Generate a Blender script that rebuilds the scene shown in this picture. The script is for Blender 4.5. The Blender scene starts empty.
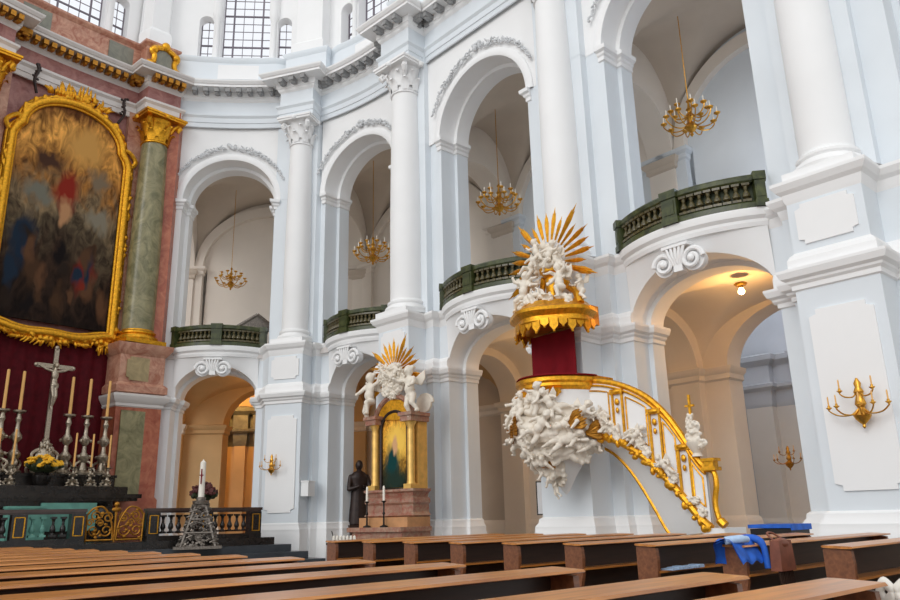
import bpy, bmesh, math, random
import numpy as np
from mathutils import Vector, Matrix, noise
random.seed(7)
PI = math.pi
C = bpy.context.scene.collection
EYE = 1.25

# ------------------------------------------------------------------ helpers
def lin(r, g, b):
    f = lambda c: (c/255/12.92) if c/255 <= .04045 else ((c/255+.055)/1.055)**2.4
    return (f(r), f(g), f(b), 1)

class MB:
    def __init__(s): s.v = []; s.f = []
    def add(s, vs, fs):
        k = len(s.v); s.v += [tuple(p) for p in vs]; s.f += [tuple(i+k for i in f) for f in fs]; return s
    def grid(s, fn, nu, nv, cu=False, cv=False):
        vs = [fn(i/nu, j/nv) for i in range(nu if cu else nu+1) for j in range(nv if cv else nv+1)]
        NU = nu if cu else nu+1; NV = nv if cv else nv+1
        fs = []
        for i in range(nu):
            for j in range(nv):
                a = i*NV+j; b = ((i+1) % NU)*NV+j; c = ((i+1) % NU)*NV+(j+1) % NV; d = i*NV+(j+1) % NV
                fs.append((a, b, c, d))
        return s.add(vs, fs)
    def box(s, lo, hi, M=None, tp=1.0):
        x0, y0, z0 = lo; x1, y1, z1 = hi
        cx, cy = (x0+x1)/2, (y0+y1)/2
        vs = [(x0, y0, z0), (x1, y0, z0), (x1, y1, z0), (x0, y1, z0)]
        vs += [(cx+(x-cx)*tp, cy+(y-cy)*tp, z1) for x, y, z in vs]
        if M is not None: vs = [M @ Vector(p) for p in vs]
        return s.add(vs, [(3, 2, 1, 0), (4, 5, 6, 7), (0, 1, 5, 4), (1, 2, 6, 5), (2, 3, 7, 6), (3, 0, 4, 7)])
    def lathe(s, prof, n=16, M=None, a0=0, a1=2*PI, sx=1, sy=1):
        full = abs(a1-a0-2*PI) < 1e-6
        m = len(prof)
        vs = []
        cnt = n if full else n+1
        for i in range(cnt):
            a = a0+(a1-a0)*i/n
            for r, z in prof: vs.append((r*math.cos(a)*sx, r*math.sin(a)*sy, z))
        if M is not None: vs = [M @ Vector(p) for p in vs]
        fs = []
        for i in range(n):
            for j in range(m-1):
                a = i*m+j; b = ((i+1) % cnt)*m+j
                fs.append((a, b, b+1, a+1))
        if full:
            if prof[0][0] > 1e-4: fs.append(tuple(i*m for i in range(n-1, -1, -1)))
            if prof[-1][0] > 1e-4: fs.append(tuple(i*m+m-1 for i in range(n)))
        return s.add(vs, fs)
    def tube(s, pts, r, n=8, cap=True):
        pts = [Vector(p) for p in pts]; m = len(pts)
        rs = r if isinstance(r, (list, tuple)) else [r]*m
        t0 = (pts[1]-pts[0]).normalized()
        up = Vector((0, 0, 1)) if abs(t0.z) < .9 else Vector((1, 0, 0))
        u = t0.cross(up).normalized()
        vs = []
        for i, p in enumerate(pts):
            t = (pts[min(i+1, m-1)]-pts[max(i-1, 0)]).normalized()
            u = (u-t*u.dot(t)).normalized(); w = t.cross(u)
            for k in range(n):
                a = 2*PI*k/n; vs.append(p+(u*math.cos(a)+w*math.sin(a))*rs[i])
        fs = [(i*n+k, i*n+(k+1) % n, (i+1)*n+(k+1) % n, (i+1)*n+k) for i in range(m-1) for k in range(n)]
        if cap: fs += [tuple(range(n-1, -1, -1)), tuple((m-1)*n+k for k in range(n))]
        return s.add(vs, fs)
    def ball(s, c, r, nu=10, nv=7, M=None):
        if not isinstance(r, (list, tuple)): r = (r, r, r)
        vs = [(0, 0, -1)]
        for j in range(1, nv):
            b = -PI/2+PI*j/nv
            for i in range(nu):
                a = 2*PI*i/nu; vs.append((math.cos(b)*math.cos(a), math.cos(b)*math.sin(a), math.sin(b)))
        vs.append((0, 0, 1))
        R = M.to_3x3() if M is not None else Matrix.Identity(3)
        c = Vector(c)
        vs = [c+R @ Vector((p[0]*r[0], p[1]*r[1], p[2]*r[2])) for p in vs]
        fs = [(0, 1+(i+1) % nu, 1+i) for i in range(nu)]
        for j in range(nv-2):
            for i in range(nu):
                a = 1+j*nu+i; b = 1+j*nu+(i+1) % nu
                fs.append((a, b, b+nu, a+nu))
        L = len(vs)-1; k = 1+(nv-2)*nu
        fs += [(k+i, k+(i+1) % nu, L) for i in range(nu)]
        return s.add(vs, fs)
    def capsule(s, a, b, ra, rb, n=8):
        a = Vector(a); b = Vector(b); d = (b-a)
        L = d.length; d = d.normalized() if L > 1e-6 else Vector((0, 0, 1))
        pts = []; rs = []
        for k in range(4):
            t = PI/2*(k/4); pts.append(a-d*ra*math.cos(t)); rs.append(max(ra*math.sin(t), ra*.02))
        pts.append(a); rs.append(ra); pts.append(b); rs.append(rb)
        for k in range(1, 5):
            t = PI/2*(k/4); pts.append(b+d*rb*math.sin(t)); rs.append(max(rb*math.cos(t), rb*.02))
        return s.tube(pts, rs, n)
    def sweep(s, path, prof, cap=True, closed=False):
        """path: plan points left to right as seen from the nave; prof: (out, z) with out towards the viewer side"""
        P = [Vector((p[0], p[1])) for p in path]; m = len(P); k = len(prof)
        vs = []
        for i in range(m):
            ds = []
            if i > 0 or closed: ds.append((P[i]-P[i-1]).normalized())
            if i < m-1 or closed: ds.append((P[(i+1) % m]-P[i]).normalized())
            ns = [Vector((d.y, -d.x)) for d in ds]
            if len(ns) == 2:
                b = ns[0]+ns[1]
                if b.length < .15: mv = ns[0]
                else:
                    b.normalize(); mv = b/max(.35, b.dot(ns[0]))
            else: mv = ns[0]
            for o, z in prof: vs.append((P[i].x+mv.x*o, P[i].y+mv.y*o, z))
        fs = []
        for i in range(m if closed else m-1):
            for j in range(k-1):
                a = i*k+j; b = ((i+1) % m)*k+j
                fs.append((a, b, b+1, a+1))
        if cap and not closed: fs += [tuple(range(k-1, -1, -1)), tuple((m-1)*k+j for j in range(k))]
        return s.add(vs, fs)
    def prism(s, outline, y0, y1, M=None):
        """outline (x,z) extruded along y"""
        n = len(outline)
        vs = [(x, y0, z) for x, z in outline]+[(x, y1, z) for x, z in outline]
        if M is not None: vs = [M @ Vector(p) for p in vs]
        fs = [tuple(range(n)), tuple(range(2*n-1, n-1, -1))]+[(i, i+n, (i+1) % n+n, (i+1) % n) for i in range(n)]
        return s.add(vs, fs)
    def xform(s, M): s.v = [tuple(M @ Vector(p)) for p in s.v]; return s
    def join(s, o, M=None): return s.add(o.v if M is None else [M @ Vector(p) for p in o.v], o.f)
    def mesh(s, name, mat, smooth=35, recalc=True):
        me = bpy.data.meshes.new(name); me.from_pydata(s.v, [], s.f)
        if recalc:
            bm = bmesh.new(); bm.from_mesh(me); bmesh.ops.recalc_face_normals(bm, faces=bm.faces); bm.to_mesh(me); bm.free()
        me.materials.append(mat)
        if smooth:
            me.polygons.foreach_set('use_smooth', [True]*len(me.polygons))
            me.set_sharp_from_angle(angle=math.radians(smooth))
        me.update(); return me
    def build(s, name, mat, parent=None, smooth=35, loc=None):
        o = bpy.data.objects.new(name, s.mesh(name, mat, smooth)); C.objects.link(o)
        if parent: o.parent = parent
        if loc: o.location = loc
        return o

def tag(o, label=None, cat=None, group=None, kind=None):
    if label: o['label'] = label
    if cat: o['category'] = cat
    if group: o['group'] = group
    if kind: o['kind'] = kind
    return o
def struct(o, label=None, cat=None): return tag(o, label, cat, None, 'structure')
def thing(name, label, cat, loc=(0, 0, 0), rz=0, group=None):
    o = bpy.data.objects.new(name, None); C.objects.link(o)
    o.location = loc; o.rotation_euler = (0, 0, rz); o.empty_display_size = .2
    return tag(o, label, cat, group)
def copy_tree(o, parent=None):
    c = o.copy(); C.objects.link(c)
    if parent: c.parent = parent
    for ch in list(o.children): copy_tree(ch, c)
    return c
def clone(o, label, loc, rz, group=None, scale=None):
    c = copy_tree(o); c['label'] = label; c.location = loc; c.rotation_euler = (0, 0, rz)
    if group: c['group'] = group
    if scale: c.scale = (scale,)*3
    return c
def remeshed(mb, name, mat, voxel=.02, smooth_it=2):
    """fuse overlapping closed lumps into one continuous skin"""
    me = bpy.data.meshes.new(name); me.from_pydata(mb.v, [], mb.f)
    bm = bmesh.new(); bm.from_mesh(me); bmesh.ops.recalc_face_normals(bm, faces=bm.faces); bm.to_mesh(me); bm.free()
    o = bpy.data.objects.new(name, me); C.objects.link(o)
    m = o.modifiers.new('r', 'REMESH'); m.mode = 'VOXEL'; m.voxel_size = voxel; m.use_smooth_shade = True
    if smooth_it:
        k = o.modifiers.new('s', 'SMOOTH'); k.iterations = smooth_it; k.factor = .5
    dg = bpy.context.evaluated_depsgraph_get(); dg.update()
    new = bpy.data.meshes.new_from_object(o.evaluated_get(dg))
    bpy.data.objects.remove(o); bpy.data.meshes.remove(me)
    new.name = name; new.materials.clear(); new.materials.append(mat)
    new.polygons.foreach_set('use_smooth', [True]*len(new.polygons))
    return new
def link(name, me, parent=None, M=None, loc=None, rot=None, scale=None):
    o = bpy.data.objects.new(name, me); C.objects.link(o)
    if parent: o.parent = parent
    if M is not None: o.matrix_local = M
    if loc is not None: o.location = loc
    if rot is not None: o.rotation_euler = rot
    if scale is not None: o.scale = scale if isinstance(scale, (tuple, list)) else (scale,)*3
    return o
def crom(pts, n=8):
    """smooth curve through points"""
    P = [np.array(p, float) for p in pts]; out = []
    for i in range(len(P)-1):
        p0 = P[max(i-1, 0)]; p1 = P[i]; p2 = P[i+1]; p3 = P[min(i+2, len(P)-1)]
        for k in range(n):
            t = k/n
            out.append(tuple(.5*((2*p1)+(-p0+p2)*t+(2*p0-5*p1+4*p2-p3)*t*t+(-p0+3*p1-3*p2+p3)*t**3)))
    out.append(tuple(P[-1])); return out

# ------------------------------------------------------------------ materials
def new_mat(name):
    m = bpy.data.materials.new(name); m.use_nodes = True
    nt = m.node_tree; b = nt.nodes['Principled BSDF']
    return m, nt, b
def mat(name, col, rough=.6, metal=0, var=.06, scale=3, bump=0, bscale=None, spec=.5, vein=None, vscale=1.2, coat=0):
    m, nt, b = new_mat(name); N = nt.nodes; L = nt.links
    tc = N.new('ShaderNodeTexCoord'); nz = N.new('ShaderNodeTexNoise')
    nz.inputs['Scale'].default_value = scale; nz.inputs['Detail'].default_value = 5
    L.new(tc.outputs['Object'], nz.inputs['Vector'])
    cr = N.new('ShaderNodeValToRGB')
    c = lin(*col)
    cr.color_ramp.elements[0].position = .3; cr.color_ramp.elements[1].position = .7
    cr.color_ramp.elements[0].color = tuple(x*(1-var) for x in c[:3])+(1,)
    cr.color_ramp.elements[1].color = tuple(min(1, x*(1+var)) for x in c[:3])+(1,)
    L.new(nz.outputs['Fac'], cr.inputs['Fac'])
    out = cr.outputs['Color']
    if vein:
        n2 = N.new('ShaderNodeTexNoise'); n2.inputs['Scale'].default_value = vscale; n2.inputs['Detail'].default_value = 8
        n2.inputs['Distortion'].default_value = 1.6; n2.inputs['Roughness'].default_value = .65
        L.new(tc.outputs['Object'], n2.inputs['Vector'])
        r2 = N.new('ShaderNodeValToRGB'); e = r2.color_ramp.elements
        e[0].position = .38; e[0].color = (0, 0, 0, 1); e[1].position = .68; e[1].color = (1, 1, 1, 1)
        L.new(n2.outputs['Fac'], r2.inputs['Fac'])
        mx = N.new('ShaderNodeMix'); mx.data_type = 'RGBA'
        L.new(r2.outputs['Color'], mx.inputs[0]); L.new(out, mx.inputs[6]); mx.inputs[7].default_value = lin(*vein)
        out = mx.outputs[2]
    L.new(out, b.inputs['Base Color'])
    b.inputs['Roughness'].default_value = rough; b.inputs['Metallic'].default_value = metal
    b.inputs['Specular IOR Level'].default_value = spec
    if coat: b.inputs['Coat Weight'].default_value = coat; b.inputs['Coat Roughness'].default_value = .15
    if bump:
        n3 = N.new('ShaderNodeTexNoise'); n3.inputs['Scale'].default_value = bscale or scale*4; n3.inputs['Detail'].default_value = 4
        L.new(tc.outputs['Object'], n3.inputs['Vector'])
        bp = N.new('ShaderNodeBump'); bp.inputs['Strength'].default_value = bump; bp.inputs['Distance'].default_value = .03
        L.new(n3.outputs['Fac'], bp.inputs['Height']); L.new(bp.outputs['Normal'], b.inputs['Normal'])
    return m

M = {}
M['white'] = mat('white_plaster', (238, 238, 238), .75, var=.025, scale=.8)
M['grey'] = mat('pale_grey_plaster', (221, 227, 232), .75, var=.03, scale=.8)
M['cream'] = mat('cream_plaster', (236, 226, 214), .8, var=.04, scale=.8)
M['vault'] = mat('lamp_tinted_plaster', (206, 192, 176), .85, var=.06, scale=.9)  # beige tone: warm lamp reflection put into the base colour
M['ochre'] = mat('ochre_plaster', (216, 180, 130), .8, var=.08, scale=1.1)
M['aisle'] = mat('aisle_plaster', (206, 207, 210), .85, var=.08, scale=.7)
M['sculpt'] = mat('sculpted_white_stucco', (228, 219, 205), .6, var=.06, scale=9)
M['gold'] = mat('gilding', (222, 160, 42), .34, .85, var=.25, scale=14, bump=.25, bscale=40)
M['oldgold'] = mat('dark_gilding', (176, 122, 44), .4, .8, var=.3, scale=12, bump=.25, bscale=40)
M['brass'] = mat('brass', (206, 152, 62), .3, .9, var=.2, scale=20)
M['silver'] = mat('silver', (176, 164, 146), .35, .85, var=.3, scale=25, bump=.2, bscale=60)
M['darksilver'] = mat('tarnished_silver', (128, 120, 112), .42, .8, var=.35, scale=22, bump=.25, bscale=60)
M['pink'] = mat('pink_marble', (196, 150, 126), .35, var=.14, scale=2.2, vein=(156, 92, 70), vscale=2.6)
M['red'] = mat('red_marble', (150, 74, 52), .35, var=.15, scale=2.2, vein=(182, 112, 82), vscale=2.2)
M['green'] = mat('green_marble', (154, 146, 110), .3, var=.2, scale=1.4, vein=(98, 96, 66), vscale=1.7)
M['greygreen'] = mat('grey_green_marble', (132, 132, 118), .4, var=.15, scale=1.6, vein=(104, 104, 96), vscale=2)
M['tan'] = mat('tan_green_marble', (176, 156, 116), .4, var=.15, scale=1.8, vein=(142, 128, 92), vscale=2)
M['rose'] = mat('rose_marble', (168, 118, 110), .4, var=.16, scale=1.6, vein=(134, 78, 74), vscale=2.4)
M['palestone'] = mat('pale_grey_stone', (212, 206, 202), .55, var=.06, scale=1.4)
M['bal'] = mat('olive_balustrade_marble', (74, 80, 42), .35, var=.3, scale=5, vein=(36, 44, 22), vscale=3.2)
M['baldark'] = mat('dark_baluster_stone', (80, 72, 44), .3, var=.7, scale=16)
M['black'] = mat('black_marble', (27, 25, 24), .25, var=.3, scale=3, vein=(48, 42, 38), vscale=2.5)
M['step'] = mat('dark_grey_step_stone', (62, 68, 74), .35, var=.2, scale=3)
M['floor'] = mat('grey_floor_stone', (150, 146, 140), .4, var=.12, scale=.9)
M['velvet'] = mat('dark_red_damask', (84, 12, 22), .8, var=.25, scale=5, spec=.2)
M['redcloth'] = mat('crimson_cloth', (118, 10, 24), .8, var=.12, scale=4, spec=.2)
M['teal'] = mat('teal_stone', (104, 160, 146), .5, var=.2, scale=4)
M['wax'] = mat('beeswax', (228, 176, 104), .5, var=.05)
M['whitewax'] = mat('white_wax', (236, 230, 218), .5, var=.04)
M['yellow'] = mat('yellow_petals', (228, 172, 30), .6, var=.25, scale=40)
M['leaf'] = mat('dark_leaves', (46, 56, 28), .6, var=.3, scale=30)
M['maroon'] = mat('dark_maroon_petals', (84, 36, 34), .6, var=.4, scale=30)
M['darkwood'] = mat('dark_stained_wood', (52, 34, 26), .5, var=.25, scale=5)
M['bronze'] = mat('dark_bronze', (46, 32, 28), .45, .3, var=.3, scale=8)
M['iron'] = mat('black_iron', (40, 38, 36), .5, .5)
M['blue'] = mat('blue_cloth', (28, 92, 190), .7, var=.3, scale=6)
M['paleblue'] = mat('pale_blue_paper', (176, 202, 232), .5, var=.1, scale=20)
M['paper'] = mat('white_paper', (236, 234, 230), .6, var=.02)
M['brown'] = mat('brown_leather', (124, 70, 50), .5, var=.25, scale=8)
M['ribbon'] = mat('white_satin', (226, 220, 210), .45, var=.05)
M['altarstone'] = mat('red_grey_altar_marble', (168, 140, 120), .35, var=.2, scale=5, vein=(150, 78, 62), vscale=5)
M['leadline'] = mat('dark_window_bars', (116, 108, 118), .6)

def wood_mat(name, a, b_, rough=.28, coat=.4):
    m, nt, b = new_mat(name); N = nt.nodes; L = nt.links
    tc = N.new('ShaderNodeTexCoord'); mp = N.new('ShaderNodeMapping'); mp.inputs['Scale'].default_value = (1.2, 16, 16)
    nz = N.new('ShaderNodeTexNoise'); nz.inputs['Scale'].default_value = 1.6; nz.inputs['Detail'].default_value = 7; nz.inputs['Distortion'].default_value = .6
    L.new(tc.outputs['Object'], mp.inputs['Vector']); L.new(mp.outputs['Vector'], nz.inputs['Vector'])
    cr = N.new('ShaderNodeValToRGB'); e = cr.color_ramp.elements
    e[0].position = .3; e[0].color = lin(*a); e[1].position = .72; e[1].color = lin(*b_)
    L.new(nz.outputs['Fac'], cr.inputs['Fac']); L.new(cr.outputs['Color'], b.inputs['Base Color'])
    b.inputs['Roughness'].default_value = rough; b.inputs['Coat Weight'].default_value = coat; b.inputs['Coat Roughness'].default_value = .3
    return m
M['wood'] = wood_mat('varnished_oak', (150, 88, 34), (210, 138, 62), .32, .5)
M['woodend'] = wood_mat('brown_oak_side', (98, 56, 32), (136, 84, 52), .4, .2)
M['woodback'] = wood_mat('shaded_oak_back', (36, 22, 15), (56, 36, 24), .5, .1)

def emit(name, col, st):
    m, nt, b = new_mat(name)
    b.inputs['Emission Color'].default_value = lin(*col); b.inputs['Emission Strength'].default_value = st
    b.inputs['Base Color'].default_value = lin(*col); return m
M['bulb'] = emit('glowing_bulb', (255, 214, 140), 30)

def glass():
    m, nt, b = new_mat('leaded_window_glass'); N = nt.nodes; L = nt.links
    tr = N.new('ShaderNodeBsdfTransparent'); tr.inputs['Color'].default_value = (.96, .97, 1, 1)
    gl = N.new('ShaderNodeBsdfGlossy'); gl.inputs['Roughness'].default_value = .1
    mx = N.new('ShaderNodeMixShader'); mx.inputs[0].default_value = .06
    L.new(tr.outputs[0], mx.inputs[1]); L.new(gl.outputs[0], mx.inputs[2]); L.new(mx.outputs[0], N['Material Output'].inputs['Surface'])
    return m
M['glass'] = glass()

def canvas(name, stops, blot=None):
    """a generic painted canvas: horizontal colour zones broken up by cloudy noise; x right, z up, both 0..1 in Generated"""
    m, nt, b = new_mat(name); N = nt.nodes; L = nt.links
    tc = N.new('ShaderNodeTexCoord'); sx = N.new('ShaderNodeSeparateXYZ'); L.new(tc.outputs['Generated'], sx.inputs[0])
    nz = N.new('ShaderNodeTexNoise'); nz.inputs['Scale'].default_value = 5; nz.inputs['Detail'].default_value = 7; nz.inputs['Distortion'].default_value = 1.2
    L.new(tc.outputs['Generated'], nz.inputs['Vector'])
    ma = N.new('ShaderNodeMath'); ma.operation = 'MULTIPLY_ADD'; ma.inputs[1].default_value = .55; 
    L.new(nz.outputs['Fac'], ma.inputs[0])
    sub = N.new('ShaderNodeMath'); sub.operation = 'SUBTRACT'; sub.inputs[1].default_value = .275
    L.new(sx.outputs['Z'], sub.inputs[0]); L.new(sub.outputs[0], ma.inputs[2])
    cr = N.new('ShaderNodeValToRGB'); els = cr.color_ramp.elements
    while len(els) < len(stops): els.new(.5)
    for e, (p, c) in zip(els, stops): e.position = p; e.color = lin(*c)
    L.new(ma.outputs[0], cr.inputs['Fac']); col = cr.outputs['Color']
    n2 = N.new('ShaderNodeTexNoise'); n2.inputs['Scale'].default_value = 11; n2.inputs['Detail'].default_value = 6; n2.inputs['Distortion'].default_value = 2
    L.new(tc.outputs['Generated'], n2.inputs['Vector'])
    r2 = N.new('ShaderNodeValToRGB'); r2.color_ramp.elements[0].position = .3; r2.color_ramp.elements[0].color = (.25, .2, .18, 1)
    r2.color_ramp.elements[1].position = .7; r2.color_ramp.elements[1].color = (1.6, 1.5, 1.3, 1)
    L.new(n2.outputs['Fac'], r2.inputs['Fac'])
    mm = N.new('ShaderNodeMix'); mm.data_type = 'RGBA'; mm.blend_type = 'MULTIPLY'; mm.inputs[0].default_value = .9
    L.new(col, mm.inputs[6]); L.new(r2.outputs['Color'], mm.inputs[7]); col = mm.outputs[2]
    for (bx, bz, br, bc, elong) in (blot or []):
        vm = N.new('ShaderNodeVectorMath'); vm.operation = 'SUBTRACT'; vm.inputs[1].default_value = (bx, .5, bz)
        L.new(tc.outputs['Generated'], vm.inputs[0])
        # wobble the edge so that it reads as loose paint
        vn = N.new('ShaderNodeTexNoise'); vn.inputs['Scale'].default_value = 9; L.new(tc.outputs['Generated'], vn.inputs['Vector'])
        va = N.new('ShaderNodeVectorMath'); va.operation = 'MULTIPLY_ADD'; va.inputs[1].default_value = (.16, 0, .16)
        sh = N.new('ShaderNodeVectorMath'); sh.operation = 'SUBTRACT'; sh.inputs[1].default_value = (.08, 0, .08)
        L.new(vn.outputs['Color'], va.inputs[0]); L.new(vm.outputs[0], va.inputs[2]); L.new(va.outputs[0], sh.inputs[0])
        sc = N.new('ShaderNodeVectorMath'); sc.operation = 'MULTIPLY'; sc.inputs[1].default_value = (1/br, 0, 1/(br*elong)); L.new(sh.outputs[0], sc.inputs[0])
        ln = N.new('ShaderNodeVectorMath'); ln.operation = 'LENGTH'; L.new(sc.outputs[0], ln.inputs[0])
        rr = N.new('ShaderNodeValToRGB'); rr.color_ramp.elements[0].position = .45; rr.color_ramp.elements[0].color = (1, 1, 1, 1)
        rr.color_ramp.elements[1].position = 1; rr.color_ramp.elements[1].color = (0, 0, 0, 1); L.new(ln.outputs['Value'], rr.inputs['Fac'])
        mx = N.new('ShaderNodeMix'); mx.data_type = 'RGBA'; L.new(rr.outputs['Color'], mx.inputs[0]); L.new(col, mx.inputs[6]); mx.inputs[7].default_value = lin(*bc)
        col = mx.outputs[2]
    L.new(col, b.inputs['Base Color']); b.inputs['Roughness'].default_value = .8; b.inputs['Specular IOR Level'].default_value = .15
    return m
_r = random.Random(17)
M['canvas'] = canvas('altarpiece_canvas', [(0, (26, 18, 16)), (.25, (52, 38, 30)), (.42, (84, 74, 60)), (.56, (120, 104, 82)), (.7, (150, 104, 54)), (.85, (214, 158, 82)), (1, (110, 70, 40))],
    [(.62, .84, .24, (196, 146, 78), .55), (.3, .72, .14, (70, 46, 34), .5), (.78, .7, .14, (120, 104, 84), .5), (.25, .56, .17, (112, 110, 98), .4), (.8, .5, .16, (128, 120, 104), .4), (.5, .6, .16, (132, 38, 26), .75), (.74, .24, .12, (118, 32, 24), .9), (.2, .34, .12, (24, 40, 58), 1.3), (.5, .5, .07, (176, 130, 92), .9)]+
    [(_r.uniform(.06, .94), _r.uniform(.06, .36), _r.uniform(.04, .09), _r.choice([(28, 42, 58), (122, 40, 28), (20, 14, 14), (84, 58, 40), (70, 48, 32), (40, 30, 24), (92, 62, 42)]), _r.uniform(.6, 1.4)) for _ in range(22)])
M['canvas2'] = canvas('side_altar_canvas', [(0, (30, 40, 34)), (.25, (70, 66, 40)), (.5, (210, 156, 60)), (.8, (236, 176, 66)), (1, (170, 96, 44))],
    [(.6, .62, .6, (246, 200, 90), .5), (.4, .34, .34, (16, 62, 62), .9), (.5, .56, .16, (214, 166, 122), 1.0), (.5, .1, .5, (34, 52, 44), .3)])

# ------------------------------------------------------------------ camera (pitched up 16 degrees, 30 mm)
F = 760.0
upv = np.array([388-450, 2350+300, -F]); upv = upv/np.linalg.norm(upv)
fwv = np.array([0, 0, -1.]); fwv = fwv-upv*(fwv@upv); fwv /= np.linalg.norm(fwv)
rtv = np.cross(fwv, upv)
cd = bpy.data.cameras.new('camera'); cam = bpy.data.objects.new('camera', cd); C.objects.link(cam)
Mx = Matrix(((rtv[0], rtv[1], rtv[2], 0), (fwv[0], fwv[1], fwv[2], 0), (upv[0], upv[1], upv[2], EYE), (0, 0, 0, 1)))
cam.matrix_world = Mx
cd.sensor_width = 36; cd.lens = F/900*36; cd.clip_start = .05; cd.clip_end = 300
bpy.context.scene.camera = cam

# ------------------------------------------------------------------ plan of the nave wall
def V2(x, y): return np.array([x, y], float)
nR = V2(6.94, 12.64); nC = V2(-1.28, 21.74); nP = (nR+nC)/2; nD = V2(-5.27, 25.0); nA = V2(-10.41, 24.6); nZ = 2*nR-nP
nodes = [nZ, nR, nP, nC, nD, nA]
class Bay:
    def __init__(s, p0, p1, sag=0):
        s.p0 = p0; s.p1 = p1; s.L = float(np.linalg.norm(p1-p0)); s.t = (p1-p0)/s.L
        n = V2(-s.t[1], s.t[0]); s.n = n if n@(p0+p1) > 0 else -n; s.sag = sag
    def P(s, a, o):
        o = o+s.sag*4*(a/s.L)*(1-a/s.L); q = s.p0+s.t*a+s.n*o; return (float(q[0]), float(q[1]))
    def T(s, a, o, z): x, y = s.P(a, o); return (x, y, z)
    def mat(s, a, o, z):
        """local frame: x to the viewer's right along the wall, y into the wall, z up"""
        x, y = s.P(a, o)
        return Matrix(((-s.t[0], s.n[0], 0, x), (-s.t[1], s.n[1], 0, y), (0, 0, 1, z), (0, 0, 0, 1)))
    def rz(s): return math.atan2(-s.t[1], -s.t[0])
bays = [Bay(nodes[i], nodes[i+1], (0, 0, 0, .3, .22)[i]) for i in range(5)]
for b, lo, up in zip(bays, [(1.4, 4.73)]*3+[(1.3, 4.0), (1.25, 4.05)], [(1.27, 4.86)]*3+[(.98, 4.35), (.92, 4.2)]): b.lo = lo; b.up = up
dA = V2(-.656, -.755); dA /= np.linalg.norm(dA)
W0 = V2(-9.99, 25.23); altar = Bay(W0, W0+dA*7.0, .25)
if altar.n@(W0) < 0: altar.n = -altar.n
# pier frames (bisector) and fan mapping for the ambulatory behind
class Pier:
    def __init__(s, p, n): s.p = p; s.n = n/np.linalg.norm(n); s.t = V2(s.n[1], -s.n[0])
    def P(s, a, o):   # a > 0 to the viewer's left
        q = s.p-s.t*a+s.n*o; return (float(q[0]), float(q[1]))
    def mat(s, a, o, z):
        x, y = s.P(a, o)
        return Matrix(((s.t[0], s.n[0], 0, x), (s.t[1], s.n[1], 0, y), (0, 0, 1, z), (0, 0, 0, 1)))
    def rz(s): return math.atan2(s.t[1], s.t[0])
piers = []; miters = []
for i, p in enumerate(nodes):
    ns = [b.n for b in (bays[i-1] if i > 0 else None, bays[i] if i < 5 else None) if b]
    n = sum(ns)/len(ns); n = n/np.linalg.norm(n); piers.append(Pier(p, n)); miters.append(n/(n@ns[0]))
def FT(i, u, o, z):
    """ambulatory cell behind bay i, u 0..1 along it, o from the column line"""
    q = (nodes[i]+miters[i]*o)*(1-u)+(nodes[i+1]+miters[i+1]*o)*u; return (float(q[0]), float(q[1]), z)
BN = ['right', 'pulpit', 'middle', 'side_altar', 'chancel']
PN = ['outer', 'right', 'pulpit', 'middle', 'corner', 'altar']

struct(MB().box((-45, -20, -.3), (45, 60, 0)).build('floor', M['floor'], smooth=0))

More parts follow.
